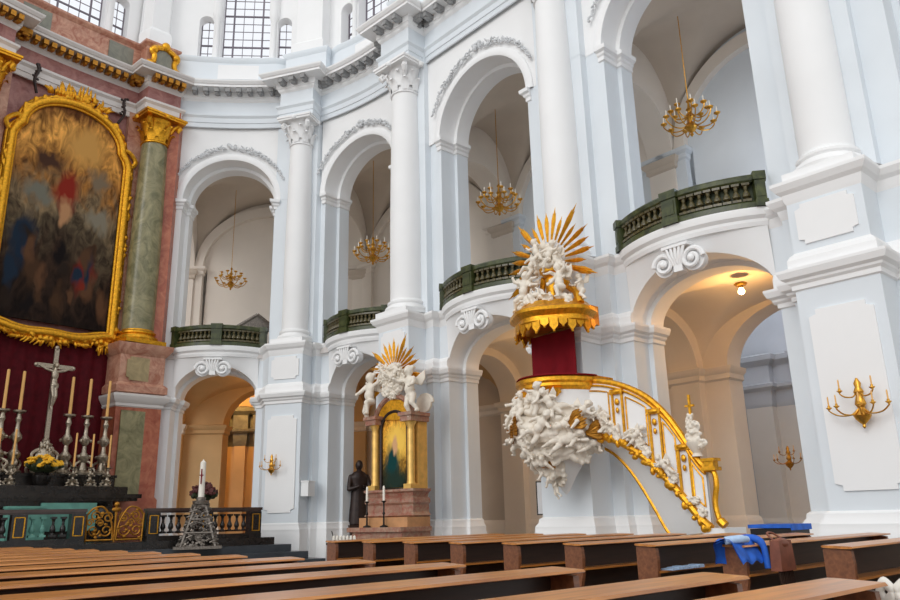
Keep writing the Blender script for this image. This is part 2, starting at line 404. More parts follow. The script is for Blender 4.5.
# piers: lower shaft, pedestal, upper pilaster; each a sweep round its plan
P_LOW = [(0, 0), (.16, 0), (.16, .86), (.13, .92), (.13, 1.02), (.07, 1.1), (.06, 1.18), (0, 1.22), (0, 4.9), (.04, 4.92), (.04, 5.0), (.09, 5.04), (.1, 5.08), (.17, 5.12), (.21, 5.22), (.21, 5.27), (.0, 5.31)]
P_PED = [(0, 5.28), (.1, 5.3), (.1, 5.46), (.06, 5.54), (.01, 5.58), (0, 5.6), (0, 6.52), (.03, 6.6), (.05, 6.7), (.12, 6.76), (.18, 6.86), (.18, 6.92), (0, 6.96)]
for i in range(1, 5):
    lb = bays[i]; rb = bays[i-1]; pf = piers[i]
    a = lb.lo[0]; c = rb.lo[1]
    low = [lb.P(a+.12, 1.35), lb.P(a+.12, .9), lb.P(a, .9), lb.P(a, .35), lb.P(a-.38, .35), lb.P(a-.38, .1), pf.P(.69, .1), pf.P(.69, -.6),
           pf.P(-.69, -.6), pf.P(-.69, .1), rb.P(c+.38, .1), rb.P(c+.38, .35), rb.P(c, .35), rb.P(c, .9), rb.P(c-.12, .9), rb.P(c-.12, 1.35)]
    if i == 4: low = [lb.P(a+.12, 1.35), lb.P(a+.12, .9), lb.P(a, .9), lb.P(a, .35), lb.P(a-.2, .3), pf.P(.66, -.6), pf.P(-.66, -.6), pf.P(-.66, 0)]+low[10:]
    struct(MB().sweep(low, P_LOW[:8]).build('baseboard_'+PN[i], M['white']))
    struct(MB().sweep(low, P_LOW[7:9]).build('wall_lower_pier_'+PN[i], M['grey'], smooth=0))
    struct(MB().sweep(low, P_LOW[8:]).build('trim_impost_'+PN[i], M['white'], smooth=16))
    a = lb.lo[0]+.04; c = rb.lo[1]-.04
    ped = [lb.P(a, .35), lb.P(a-.4, .35), lb.P(a-.4, .12), pf.P(.64, .12), pf.P(.64, -.55), pf.P(-.64, -.55), pf.P(-.64, .12), rb.P(c+.4, .12), rb.P(c+.4, .35), rb.P(c, .35)]
    if i == 4: ped = [lb.P(a, .35), lb.P(a-.2, .3), pf.P(.62, -.55), pf.P(-.62, -.55), pf.P(-.62, .1)]+ped[7:]
    struct(MB().sweep(ped, P_PED[:6]).build('trim_pedestal_base_'+PN[i], M['white'], smooth=16))
    struct(MB().sweep(ped, P_PED[5:7]).build('wall_pedestal_'+PN[i], M['grey'], smooth=0))
    struct(MB().sweep(ped, P_PED[6:]).build('trim_pedestal_cornice_'+PN[i], M['white'], smooth=16))
    struct(MB().add([(*pf.P(.95, .3), 6.95), (*pf.P(.66, -.6), 6.95), (*pf.P(-.66, -.6), 6.95), (*pf.P(-.95, .3), 6.95)], [(0, 1, 2, 3)]).build('trim_pedestal_top_'+PN[i], M['white'], smooth=16))
    # framed panels on the pier faces (notched corners)
    def notch(w, h, r): return [(-w+r, 0), (w-r, 0), (w-r, r*.7), (w, r), (w, h-r), (w-r, h-r*.7), (w-r, h), (-w+r, h), (-w+r, h-r*.7), (-w, h-r), (-w, r), (-w+r, r*.7)]
    if i != 2:
        struct(MB().prism(notch(.52, 3.0, .12), 0, .05).build('trim_panel_'+PN[i], M['white'], smooth=0)).matrix_world = pf.mat(0, -.64, 1.52)
    struct(MB().prism(notch(.5, .74, .1), 0, .05).build('trim_pedestal_panel_'+PN[i], M['white'], smooth=0)).matrix_world = pf.mat(0, -.59, 5.72)
    # upper jambs and flat pilaster behind the column
    a = lb.up[0]; c = rb.up[1]
    upj = [lb.P(a+.12, 1.35), lb.P(a+.12, .9), lb.P(a, .9), lb.P(a, .35), pf.P(.74, .35), pf.P(.74, .12), pf.P(-.74, .12), pf.P(-.74, .35), rb.P(c, .35), rb.P(c, .9), rb.P(c-.12, .9), rb.P(c-.12, 1.35)]
    if i == 4: upj = [lb.P(a+.12, 1.35), lb.P(a+.12, .9), lb.P(a, .9), lb.P(a, .3), pf.P(.6, .12), pf.P(-.6, .12), pf.P(-.7, .3), rb.P(c, .35), rb.P(c, .9), rb.P(c-.12, .9), rb.P(c-.12, 1.35)]
    struct(MB().sweep(upj, [(0, 6.9), (0, 12.42)]).build('wall_upper_pier_'+PN[i], M['grey']))
    struct(MB().sweep(upj[4:8] if i < 4 else upj[3:8], [(0, 12.4), (0, 15.75)]).build('wall_pilaster_'+PN[i], M['grey']))
    IMP = [(0, 12.04), (.04, 12.06), (.04, 12.16), (.08, 12.2), (.09, 12.26), (.16, 12.3), (.17, 12.4), (0, 12.44)]
    struct(MB().sweep(upj[:4]+[lb.P(a-.14, .35)], IMP).build('trim_impost_left_of_'+PN[i], M['white'], smooth=16))
    struct(MB().sweep([rb.P(c+.14, .35)]+upj[-4:], IMP).build('trim_impost_right_of_'+PN[i], M['white'], smooth=16))

def arch_z(s, a, b, spring, rise):
    u = (s-(a+b)/2)/((b-a)/2); return spring+rise*math.sqrt(max(0, 1-u*u))
def arch_s(a, b, n): return [(a+b)/2-(b-a)/2*math.cos(PI*k/n) for k in range(n+1)]
def reveal(mb, T, a, b, zs, rise, o0, o1, n=32):
    ss = arch_s(a, b, n)
    mb.grid(lambda u, v: T(ss[round(u*n)], o0+(o1-o0)*v, arch_z(ss[round(u*n)], a, b, zs, rise)), n, 1)
def ring(mb, T, a, b, zs, r, a2, b2, r2, o, n=32):
    s1 = arch_s(a, b, n); s2 = arch_s(a2, b2, n)
    mb.grid(lambda u, v: (T(s1[round(u*n)], o, arch_z(s1[round(u*n)], a, b, zs, r)) if v < .5 else T(s2[round(u*n)], o, arch_z(s2[round(u*n)], a2, b2, zs, r2))), n, 1)
def arch_panel(mb, T, s0, s1, a, b, zs, rise, z1, o, n=32, rows=1, bulge=None, z0=None):
    ss = arch_s(a, b, n)
    def pt(u, v):
        s = ss[round(u*n)]; zl = arch_z(s, a, b, zs, rise); z = zl+(z1-zl)*v
        return T(s, o-(bulge(s, z) if bulge else 0), z)
    mb.grid(pt, n, rows)
    zz = zs if z0 is None else z0
    if s0 < a: mb.grid(lambda u, v: T(s0+(a-s0)*u, o, zz+(z1-zz)*v), 2, 1)
    if s1 > b: mb.grid(lambda u, v: T(b+(s1-b)*u, o, zz+(z1-zz)*v), 2, 1)

def bow(b, s, d=.62):
    u = (s-b.lo[0]+.05)/(b.lo[1]-b.lo[0]+.1); u = min(1, max(0, u)); return d*math.sin(PI*u)**.75
for i, b in enumerate(bays):
    a, c = b.lo; hw = (c-a)/2
    mb = MB()
    arch_panel(mb, b.T, a, c, a, c, 5.3, 1.05, 6.95, .35, rows=8, bulge=lambda s, z: bow(b, s, .6)*max(0, min(1, (z-5.3)/1.4))**1.6)
    reveal(mb, lambda s, o, z: b.T(s, o-(bow(b, s, .6)*max(0, min(1, (z-5.3)/1.4))**1.6 if o < .4 else 0), z), a, c, 5.3, 1.05, .35, .9)
    ring(mb, b.T, a, c, 5.3, 1.05, a+.12, c-.12, .95, .9)
    reveal(mb, b.T, a+.12, c-.12, 5.3, .95, .9, 1.4)
    struct(mb.build('wall_balcony_apron_'+BN[i], M['white']))
    # balcony slab moulding
    ss = [c+.02-(c-a+.04)*k/28 for k in range(29)]
    bp = [b.P(s, .35-bow(b, s)) for s in ss]
    struct(MB().sweep(bp, [(-.3, 6.58), (.0, 6.6), (.03, 6.68), (.03, 6.74), (.1, 6.8), (.12, 6.9), (.12, 6.95), (-.7, 6.96)]).build('trim_balcony_edge_'+BN[i], M['white'], smooth=16))
    # upper arch wall
    a, c = b.up
    r = (c-a)/2; mb = MB()
    arch_panel(mb, b.T, .6, b.L-.6, a, c, 12.4, r, 15.8, .35)
    reveal(mb, b.T, a, c, 12.4, r, .35, .9); ring(mb, b.T, a, c, 12.4, r, a+.12, c-.12, r-.12, .9); reveal(mb, b.T, a+.12, c-.12, 12.4, r-.12, .9, 1.4)
    struct(mb.build('wall_upper_arch_'+BN[i], M['white']))
    # raised archivolt band
    mb = MB(); n = 36
    def av(u, v):
        t = PI*u; rr, o = [(r, .35), (r, .29), (r+.06, .27), (r+.2, .28), (r+.24, .31), (r+.24, .35)][round(v*5)]
        return b.T((a+c)/2+rr*math.cos(t), o, 12.4+rr*math.sin(t))
    mb.grid(av, n, 5)
    struct(mb.build('trim_archivolt_'+BN[i], M['white']))

# entablature: architrave, frieze, cornice, breaking forward over every column
def ent_path(dx=0):
    p = []
    for i in range(4, -1, -1):
        b = bays[i]; Lp = piers[i+1]; Rp = piers[i]
        if i == 4: p += [b.P(b.L-.35, .25)]
        else: p += [Lp.P(-.66, -.48)]+([Lp.P(-.66, .25)] if i != 3 else [Lp.P(-.66, .15)])
        lo, hi = .95, b.L-.95
        p += [b.P(hi-(hi-lo)*k/8, .25) for k in range(9)]
        if i > 0: p += [Rp.P(.66, .25 if i != 4 else .1), Rp.P(.66, -.48)]
    return p
ENT1 = [(0, 15.29), (.03, 15.31), (.03, 15.47), (.06, 15.49), (.06, 15.67), (.12, 15.75), (.12, 15.81), (.02, 15.85), (0, 15.87), (0, 16.4)]
ENT2 = [(0, 16.36), (.06, 16.42), (.08, 16.5), (.12, 16.52), (.12, 16.72), (.5, 16.74), (.5, 16.82), (.54, 16.84), (.6, 16.92), (.61, 16.97), (-.3, 17.02)]
EP = ent_path()
struct(MB().sweep(EP, ENT1).build('wall_entablature', M['grey'])); struct(MB().sweep(EP, ENT2).build('trim_cornice', M['white'], smooth=16))
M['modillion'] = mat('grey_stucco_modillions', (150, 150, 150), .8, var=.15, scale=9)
def modillions(mb, path, step=.36, z=16.52, out=.12, ln=.34, w=.17):
    for k in range(len(path)-1):
        p = Vector(path[k]); q = Vector(path[k+1]); d = q-p; L = d.length
        if L < .25: continue
        d.normalize(); n = Vector((d.y, -d.x)); cnt = max(1, int(L/step))
        for j in range(cnt):
            c = p+d*(L*(j+.5)/cnt)+n*out
            R = Matrix(((d.x, n.x, 0, c.x), (d.y, n.y, 0, c.y), (0, 0, 1, z), (0, 0, 0, 1)))
            mb.box((-w/2, 0, .05), (w/2, ln, .22), R); mb.ball(R @ Vector((0, ln*.55, .03)), (.09, .14, .07), 6, 4, R)
    return mb
struct(modillions(MB(), EP).build('trim_cornice_modillions', M['modillion']))

# parapet zone above the cornice and the clerestory with its windows
def ent2(o0, o1, w):
    p = []
    for i in range(4, -1, -1):
        b = bays[i]; Lp = piers[i+1]; Rp = piers[i]
        p += [b.P(b.L-.3, o0)] if i == 4 else [Lp.P(-w, o1), Lp.P(-w, o0)]
        lo, hi = w+.3, b.L-w-.3
        p += [b.P(hi-(hi-lo)*k/8, o0) for k in range(9)]
        if i > 0: p += [Rp.P(w, o0), Rp.P(w, o1)]
    return p
PP = ent2(.5, .1, .85)
struct(MB().sweep(PP, [(0, 16.9), (.06, 17.1), (.06, 17.35), (0, 17.42), (0, 18.2), (.05, 18.25), (.1, 18.34), (.1, 18.4), (-.6, 18.44)]).build('wall_parapet', M['grey']))
for i, b in enumerate(bays):
    m = b.L/2
    struct(MB().prism([(-.8, 0), (.8, 0), (.8, .6), (-.8, .6)], 0, .05).build('trim_parapet_panel_'+BN[i], M['white'], smooth=0)).matrix_world = b.mat(m, .48, 17.52)
def clerestory(b, m, nm, num, o=.95, s0=-.2, s1=None):
    s1 = b.L+.2 if s1 is None else s1
    wins = [(m-.95, m+.95, 24.2, 'main'), (m-1.8, m-1.25, 20.3, 'side'), (m+1.25, m+1.8, 20.3, 'side')]
    mb = MB(); edges = sorted([(w[0], w[1], w[2]) for w in wins]); cur = s0
    for (x0, x1, top) in edges:
        mb.grid(lambda u, v: b.T(cur+(x0-cur)*u, o, 17.6+9*v), 3, 1)
        mb.grid(lambda u, v: b.T(x0+(x1-x0)*u, o, 17.6+.82*v), 1, 1)
        arch_panel(mb, b.T, x0, x1, x0, x1, top, (x1-x0)/2, 26.6, o, n=16)
        reveal(mb, b.T, x0, x1, top, (x1-x0)/2, o, o+.45, 16)
        mb.grid(lambda u, v: b.T(x0, o+.45*u, 18.42+(top-18.42)*v), 1, 1); mb.grid(lambda u, v: b.T(x1, o+.45*u, 18.42+(top-18.42)*v), 1, 1)
        mb.grid(lambda u, v: b.T(x0+(x1-x0)*u, o+.45*v, 18.42), 1, 1)
        cur = x1
    mb.grid(lambda u, v: b.T(cur+(s1-cur)*u, o, 17.6+9*v), 3, 1)
    struct(mb.build('wall_clerestory_'+nm, M['white']))
    for j, (x0, x1, top, kd) in enumerate(wins):
        w = struct(thing('window_%d' % (num+j), None, None))
        mb = MB(); nx = 5 if kd == 'main' else 2
        for k in range(nx+1):
            th = .03 if (k in (0, nx) or (kd == 'main' and k in (1, 4))) else .012
            x = x0+(x1-x0)*k/nx; mb.join(MB().box((-th, -th, 18.42), (th, th, top+.3)), b.mat(x, o+.42, 0))
        z = 18.42; k = 0
        while z < top+.3:
            th = .028 if k % 4 == 3 else .012
            mb.join(MB().box((-(x1-x0)/2, -th, z-th), ((x1-x0)/2, th, z+th)), b.mat((x0+x1)/2, o+.42, 0)); z += .36; k += 1
        mb.build('window_bars', M['leadline'], w, smooth=0)
        MB().grid(lambda u, v: b.T(x0+(x1-x0)*u, o+.44, 18.42+(top+1-18.42)*v), 1, 1).build('window_pane', M['glass'], w, smooth=0)
    # slim half columns between the lights
    for x in (m-1.1, m+1.1):
        struct(MB().lathe([(.16, 18.4), (.16, 18.55), (.11, 18.6), (.1, 20.3), (.16, 20.45), (.2, 20.6), (.2, 26)], 12, b.mat(x, o-.02, 0)).build('trim_window_shaft', M['white']))
clerestory(bays[4], bays[4].L/2-.1, 'chancel', 1); clerestory(bays[3], bays[3].L/2, 'side_altar', 4)
for i, nm in ((4, 'corner'), (3, 'middle')):   # shafts rising over the columns
    pf = piers[i]
    struct(MB().sweep([pf.P(.6, 1), pf.P(.55, .3), pf.P(-.55, .3), pf.P(-.6, 1)], [(.1, 18.3), (.1, 18.9), (0, 19.0), (0, 26.5)]).build('wall_clerestory_pier_'+nm, M['white']))

# ------------------------------------------------------------------ ambulatory and galleries behind the arches
def vault(i, spring, rise, o0, o1, name, m_, nu=28, nv=20, pad=.09):
    def f(u, v):
        x = min(1, max(-1, (u-.5)/(.5-pad))); y = min(1, max(-1, (v-.5)*2))
        z = spring+rise*max(math.sqrt(1-x*x), math.sqrt(1-y*y))
        return FT(i, u, o0+(o1-o0)*v, z)
    struct(MB().grid(f, nu, nv).build(name, m_, smooth=50))
O0, O1 = 1.38, 4.9
for i, b in enumerate(bays):
    warm = i == 4
    vault(i, 5.2, 1.25, O0, O1, 'ceiling_aisle_'+BN[i], M['ochre'] if i in (3, 4) else M['cream'])
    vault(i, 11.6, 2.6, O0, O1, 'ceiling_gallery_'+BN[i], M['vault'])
    # gallery floor
    struct(MB().add([FT(i, 0, .4, 6.9), FT(i, 1, .4, 6.9), FT(i, 1, O1, 6.9), FT(i, 0, O1, 6.9), FT(i, 0, .4, 6.6), FT(i, 1, .4, 6.6), FT(i, 1, O1, 6.6), FT(i, 0, O1, 6.6)],
        [(0, 1, 2, 3), (4, 5, 6, 7), (0, 1, 5, 4), (2, 3, 7, 6)]).build('floor_gallery_'+BN[i], M['palestone'], smooth=0))
    # gallery back wall
    struct(MB().grid(lambda u, v: FT(i, u, O1, 6.9+8*v), 2, 1).build('wall_gallery_back_'+BN[i], M['grey'] if i < 3 else M['cream'], smooth=0))
    Lg = float(np.linalg.norm(np.array(FT(i, 1, O1, 0))-np.array(FT(i, 0, O1, 0))))
    TG = lambda s, o, z: FT(i, s/Lg, o, z)
    mb = MB(); ring(mb, TG, .75, Lg-.75, 11.3, 2.25, .42, Lg-.42, 2.65, O1-.22); reveal(mb, TG, .75, Lg-.75, 11.3, 2.25, O1-.22, O1+.02)
    struct(mb.build('trim_gallery_arch_'+BN[i], M['cream']))
    for nm, x0, x1 in (('right', .0, .75), ('left', Lg-.75, Lg)):
        pg = [TG(x1, O1, 0)[:2], TG(x1, O1-.22, 0)[:2], TG(x0, O1-.22, 0)[:2], TG(x0, O1, 0)[:2]]
        struct(MB().sweep(pg, [(.06, 6.9), (.06, 7.3), (0, 7.36), (0, 10.95), (.05, 11.0), (.05, 11.12), (.13, 11.2), (.14, 11.3), (0, 11.34)]).build('trim_gallery_pilaster_%s_%s' % (nm, BN[i]), M['grey'] if i < 3 else M['cream'], smooth=16))
    # lower back wall: an arch to the outer aisle in three bays, a closed panel in the others
    L = np.linalg.norm(np.array(FT(i, 1, O1, 0))-np.array(FT(i, 0, O1, 0)))
    TT = lambda s, o, z: FT(i, s/L, o, z)
    mb = MB(); mid = L/2; hw = 1.95
    if i in (0, 1, 4):
        if i == 4: mid = L*.5; hw = 1.68
        arch_panel(mb, TT, 0, L, mid-hw, mid+hw, 4.9, 1.45, 6.8, O1, z0=0); reveal(mb, TT, mid-hw, mid+hw, 4.9, 1.45, O1, O1+.7)
        for sx in (mid-hw, mid+hw): mb.grid(lambda u, v: TT(sx, O1+.7*u, 4.9*v), 1, 1)
        struct(mb.build('wall_aisle_back_'+BN[i], M['ochre'] if warm else M['cream']))
        for nm, x0, x1 in (('right', 0.0, mid-hw), ('left', mid+hw, L)):
            pth = [TT(x1, O1, 0)[:2], TT(x0, O1, 0)[:2]]
            pth = ([TT(x1-.02, O1+.7, 0)[:2], TT(x1, O1, 0)[:2], TT(x0, O1, 0)[:2]] if nm == 'right' else [TT(x1, O1, 0)[:2], TT(x0, O1, 0)[:2], TT(x0+.02, O1+.7, 0)[:2]])
            struct(MB().sweep(pth, [(0, 4.55), (.08, 4.6), (.08, 4.72), (.16, 4.8), (.18, 4.9), (0, 4.94)]).build('trim_aisle_impost_%s_%s' % (nm, BN[i]), M['cream'] if not warm else M['ochre']))
            struct(MB().sweep(pth, [(.1, 0), (.1, 1.0), (.06, 1.1), (0, 1.15)]).build('baseboard_aisle_%s_%s' % (nm, BN[i]), M['cream']))
    else:
        mb.grid(lambda u, v: TT(L*u, O1, 6.8*v), 2, 1)
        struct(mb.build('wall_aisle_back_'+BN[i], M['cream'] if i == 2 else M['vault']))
        pth = [TT(L, O1, 0)[:2], TT(0, O1, 0)[:2]]
        struct(MB().sweep(pth, [(0, 4.55), (.08, 4.6), (.08, 4.72), (.16, 4.8), (.18, 4.9), (0, 4.94)]).build('trim_aisle_impost_'+BN[i], M['cream'], smooth=16))
        struct(MB().sweep(pth, [(.1, 0), (.1, 1.0), (.06, 1.1), (0, 1.15)]).build('baseboard_aisle_'+BN[i], M['cream']))
        struct(MB().sweep([TT(L*.62, O1, 0)[:2], TT(L*.62, O1-.12, 0)[:2], TT(L*.38, O1-.12, 0)[:2], TT(L*.38, O1, 0)[:2]], [(0, 1.1), (0, 4.6)]).build('trim_aisle_strip_'+BN[i], M['cream'], smooth=16))
# transverse arches on the pier lines, lower and gallery level
for i in range(1, 6):
    pf = piers[i]; mt = miters[i]
    k = float(np.linalg.norm(mt))
    T = lambda s, o, z: (*pf.P(o, s*k), z)    # runs into the depth
    for lvl, (zf, spring, rise, top, m_) in {'aisle': (0, 4.9, 1.3, 6.7, 'cream' if i < 4 else 'ochre'), 'gallery': (6.9, 11.1, 1.75, 14.9, 'vault')}.items():
        mb = MB(); a, c = 1.55, 4.6
        for o in (-.42, .42):
            arch_panel(mb, T, 1.36, 4.95, a, c, spring, rise, top, o, z0=zf)
        reveal(mb, T, a, c, spring, rise, -.42, .42)
        for s in (a, c): mb.grid(lambda u, v: T(s, -.42+.84*u, zf+(spring-zf)*v), 1, 1)
        struct(mb.build('wall_cross_arch_%s_%s' % (lvl, PN[i]), M[m_] if lvl == 'aisle' else M['cream']))
        z = spring
        IM = [(0, z-.35), (.06, z-.3), (.06, z-.18), (.14, z-.1), (.16, z), (0, z+.04)]
        q = lambda s, o: T(s, o, 0)[:2]
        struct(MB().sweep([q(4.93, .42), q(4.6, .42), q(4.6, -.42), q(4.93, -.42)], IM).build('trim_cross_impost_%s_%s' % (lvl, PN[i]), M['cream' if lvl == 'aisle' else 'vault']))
# outer side aisle seen through the arches: far wall with pilasters, entablature
for i in (0, 1, 4):
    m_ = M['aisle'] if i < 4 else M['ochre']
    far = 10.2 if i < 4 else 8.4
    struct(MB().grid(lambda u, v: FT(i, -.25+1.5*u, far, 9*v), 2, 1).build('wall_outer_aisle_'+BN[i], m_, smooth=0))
    if i == 4: struct(MB().grid(lambda u, v: FT(i, -.2+1.4*u, O1+(far-O1)*v, 8.6), 2, 2).build('ceiling_outer_aisle_'+BN[i], M['aisle'] if i < 4 else M['ochre'], smooth=0))
    for nm, u in (('left', 1.25), ('right', -.25)):
        struct(MB().grid(lambda a, v: FT(i, u, O1+(far-O1)*a, 9*v), 1, 1).build('wall_outer_aisle_end_%s_%s' % (nm, BN[i]), m_, smooth=0))
    pth = []; pw = .07 if i < 4 else .028
    for u0 in ((1.1, .78, .42, .06) if i < 4 else (.97, .87, .77, .67, .57)):
        q = lambda u, o: FT(i, u, o, 0)[:2]
        pth += [q(u0+pw, far-.02), q(u0+pw, far-.3), q(u0-pw, far-.3), q(u0-pw, far-.02)]
    struct(MB().sweep(pth, [(.1, 0), (.1, .9), (.02, 1), (0, 1.05), (0, 4.5)]).build('wall_outer_pilasters_'+BN[i], M['cream'] if i < 4 else M['ochre']))
    struct(MB().sweep(pth, [(0, 4.4), (.04, 4.5), (.06, 4.9), (.2, 5.0), (.22, 5.1), (.08, 5.15), (.08, 5.7), (.3, 5.85), (.34, 6.0), (0, 6.1)]).build('trim_outer_entablature_'+BN[i], m_ if i < 4 else M['greygreen']))

# ------------------------------------------------------------------ the chancel wall
az0, az1 = 0.0, 7.0
MC = 3.45          # centre of the altar wall
def apath(o, s0, s1, n=10): return [altar.P(s1-(s1-s0)*k/n, o) for k in range(n+1)]
struct(MB().sweep(apath(.35, -.05, 7.6), [(0, 0), (0, 15.8)]).build('wall_chancel', M['rose']))
# grey-green field between picture and pilasters
for nm, s0, s1 in (('right', 1.15, 1.75), ('left', 5.25, 5.75)):
    pass
def aentp():
    p = []
    for s0, s1, o in ((5.75, 6.95, -.5), (.15, 1.35, -.5)):
        if s0 > 3: p += [altar.P(7.6, .2), altar.P(s1, .2), altar.P(s1, o), altar.P(s0, o), altar.P(s0, .2)]
        else: p += [altar.P(s1, .2), altar.P(s1, o), altar.P(s0, o), altar.P(s0, .2), altar.P(0, .2)]
        if s0 > 3: p += [altar.P(5.75-(5.75-1.35)*k/8, .2) for k in range(1, 8)]
    return p
AE = aentp()
struct(MB().sweep(AE, [(0, 15.29), (.03, 15.31), (.03, 15.47), (.06, 15.49), (.06, 15.67), (.14, 15.75), (.14, 15.83), (0, 15.87)]).build('trim_chancel_architrave', M['palestone'], smooth=16))
struct(MB().sweep(AE, [(0, 15.84), (0, 16.4)]).build('wall_chancel_frieze', M['rose']))
struct(MB().sweep(AE, ENT2).build('trim_chancel_cornice', M['palestone'], smooth=16))
struct(modillions(MB(), AE, .24, 16.46, .12, .38, .16).build('trim_chancel_modillions', M['oldgold']))
APz = [altar.P(7.6, .5), altar.P(6.9, .5), altar.P(6.9, .0), altar.P(5.8, .0), altar.P(5.8, .5)]+[altar.P(5.8-4.5*k/8, .5) for k in range(1, 8)]+[altar.P(1.3, .5), altar.P(1.3, 0), altar.P(.2, 0), altar.P(.2, .5), altar.P(-.4, .5)]
struct(MB().sweep(APz, [(0, 16.9), (.05, 17.1), (.05, 17.35), (0, 17.42), (0, 18.3), (.06, 18.34), (.12, 18.42), (.12, 18.5), (-.5, 18.52)]).build('wall_chancel_parapet', M['pink']))
for nm, s in (('right', 1.95), ('left', 4.95)):
    struct(MB().prism([(-.5, 0), (.5, 0), (.5, .7), (-.5, .7)], 0, .06).build('trim_chancel_parapet_panel_'+nm, M['greygreen'], smooth=0)).matrix_world = altar.mat(s, .47, 17.52)
clerestory(altar, MC, 'altar', 7, o=1.0, s0=-.6, s1=8)
struct(MB().sweep([altar.P(1.15, .9), altar.P(1.05, .35), altar.P(.4, .35), altar.P(.1, .9)], [(.12, 18.4), (.12, 19.2), (.04, 19.35), (0, 19.4), (0, 26)]).build('wall_clerestory_pier_altar', M['white']))
# gold cartouche on the parapet over the green column
ct = thing('gold_cartouche', 'gold scrolled cartouche with grey tablet on parapet above green column', 'cartouche', altar.T(.72, -.1, 17.3), altar.rz()); ct.scale = (1.2, 1.2, 1.25)
mb = MB()
for sgn in (-1, 1):
    mb.tube([(sgn*x, -.06, z) for x, z in crom([(.45, 0), (.5, .14), (.36, .24), (.33, .45), (.42, .58), (.34, .7), (.15, .78), (0, .84)], 6)], .085, 7)
    mb.ball((sgn*.46, -.1, .06), .15); mb.ball((sgn*.36, -.1, .62), .12)
mb.tube([(-.45, -.06, .02), (0, -.08, -.03), (.45, -.06, .02)], .05, 7); mb.ball((0, -.08, .86), .14)
mb.build('scroll_frame', M['gold'], ct)
MB().lathe([(0, -.04), (.26, -.03), (.29, 0), (.29, .03)], 18, Matrix.Translation((0, -.02, .4)) @ Matrix.Rotation(PI/2, 4, 'X'), sy=1.15).build('tablet', M['greygreen'], ct)

# ------------------------------------------------------------------ columns
def capital(r, h):
    mb = MB()
    mb.lathe([(r, 0), (r*1.1, h*.02), (r*1.1, h*.06), (r*1.0, h*.09), (r*1.02, h*.5), (r*1.25, h*.85), (r*1.3, h*.87)], 20)
    for row, (z0, hh, n, off, rr) in enumerate([(.08, .36, 8, 0, 1.04), (.22, .46, 8, PI/8, 1.06)]):
        for k in range(n):
            a = 2*PI*k/n+off; Rm = Matrix.Rotation(a, 4, 'Z')
            pf = [(rr*r, z0*h, .16), (rr*r+.03, (z0+hh*.5)*h, .2), (rr*r+.08, (z0+hh*.82)*h, .15), (rr*r+.17, (z0+hh)*h, .09), (rr*r+.2, (z0+hh*.86)*h, .04)]
            vs = []; 
            for x, z, w in pf: w *= r*1.7; vs += [Rm @ Vector((x, -w, z)), Rm @ Vector((x+.035, 0, z)), Rm @ Vector((x, w, z))]
            mb.add(vs, [(3*q+e, 3*q+e+1, 3*q+e+4, 3*q+e+3) for q in range(4) for e in (0, 1)])
    for k in range(4):
        a = PI/4+k*PI/2; Rm = Matrix.Rotation(a, 4, 'Z')
        pts = [Rm @ Vector((x, 0, z)) for x, z in [(r*1.1, h*.5), (r*1.4, h*.72), (r*1.72, h*.8), (r*1.82, h*.7), (r*1.7, h*.62), (r*1.58, h*.68), (r*1.64, h*.74)]]
        mb.tube(pts, [.07*r*2, .08*r*2, .1*r*2, .11*r*2, .1*r*2, .08*r*2, .06*r*2], 7)
    w = r*1.62
    mb.box((-w, -w, h*.86), (w, w, h*.93)); mb.box((-w*1.05, -w*1.05, h*.93), (w*1.05, w*1.05, h))
    for k in range(4):
        a = k*PI/2; mb.ball((math.cos(a)*w*1.02, math.sin(a)*w*1.02, h*.9), r*.22, 8, 5)
    return mb
def column(x, y, rz, label, rad, ms, mc, mbase, group):
    t = thing('engaged_column', label, 'column', (x, y, 6.95), rz, group)
    MB().box((-rad*1.32, -rad*1.32, 0), (rad*1.32, rad*1.32, .14)).lathe([(rad*1.3, .14), (rad*1.34, .2), (rad*1.28, .27), (rad*1.12, .29), (rad*1.08, .34), (rad*1.16, .38), (rad*1.16, .43), (rad*1.02, .48), (rad, .52)], 28).build('base', mbase, t)
    MB().lathe([(rad*(1-.14*max(0, (k/16-.3)/.7)**1.6), .5+6.8*k/16) for k in range(17)], 32).build('shaft', ms, t)
    capital(rad*.87, 1.06).xform(Matrix.Translation((0, 0, 7.3))).build('capital', mc, t)
    return t
CG = 'giant engaged columns of the nave wall'
for i, lab in ((1, 'thick white column above the pier with the large gold wall light'), (2, 'white column rising behind the gold-rayed pulpit canopy'), (3, 'white column above the small gilded side altar'), (4, 'white column between the left two galleries, corner of the chancel')):
    column(*piers[i].P(0, 0), piers[i].rz(), lab, .47 if i < 3 else (.5 if i == 3 else .45), M['white'], M['white'], M['white'], None)
x, y = altar.P(.75, -.12); gcol = column(x, y, altar.rz(), 'olive green marble column with gilded capital right of the altarpiece', .52, M['green'], M['gold'], M['gold'], None)
x, y = altar.P(6.35, -.12); column(x, y, altar.rz(), 'green marble column with gilded capital at left picture edge', .52, M['green'], M['gold'], M['gold'], None)
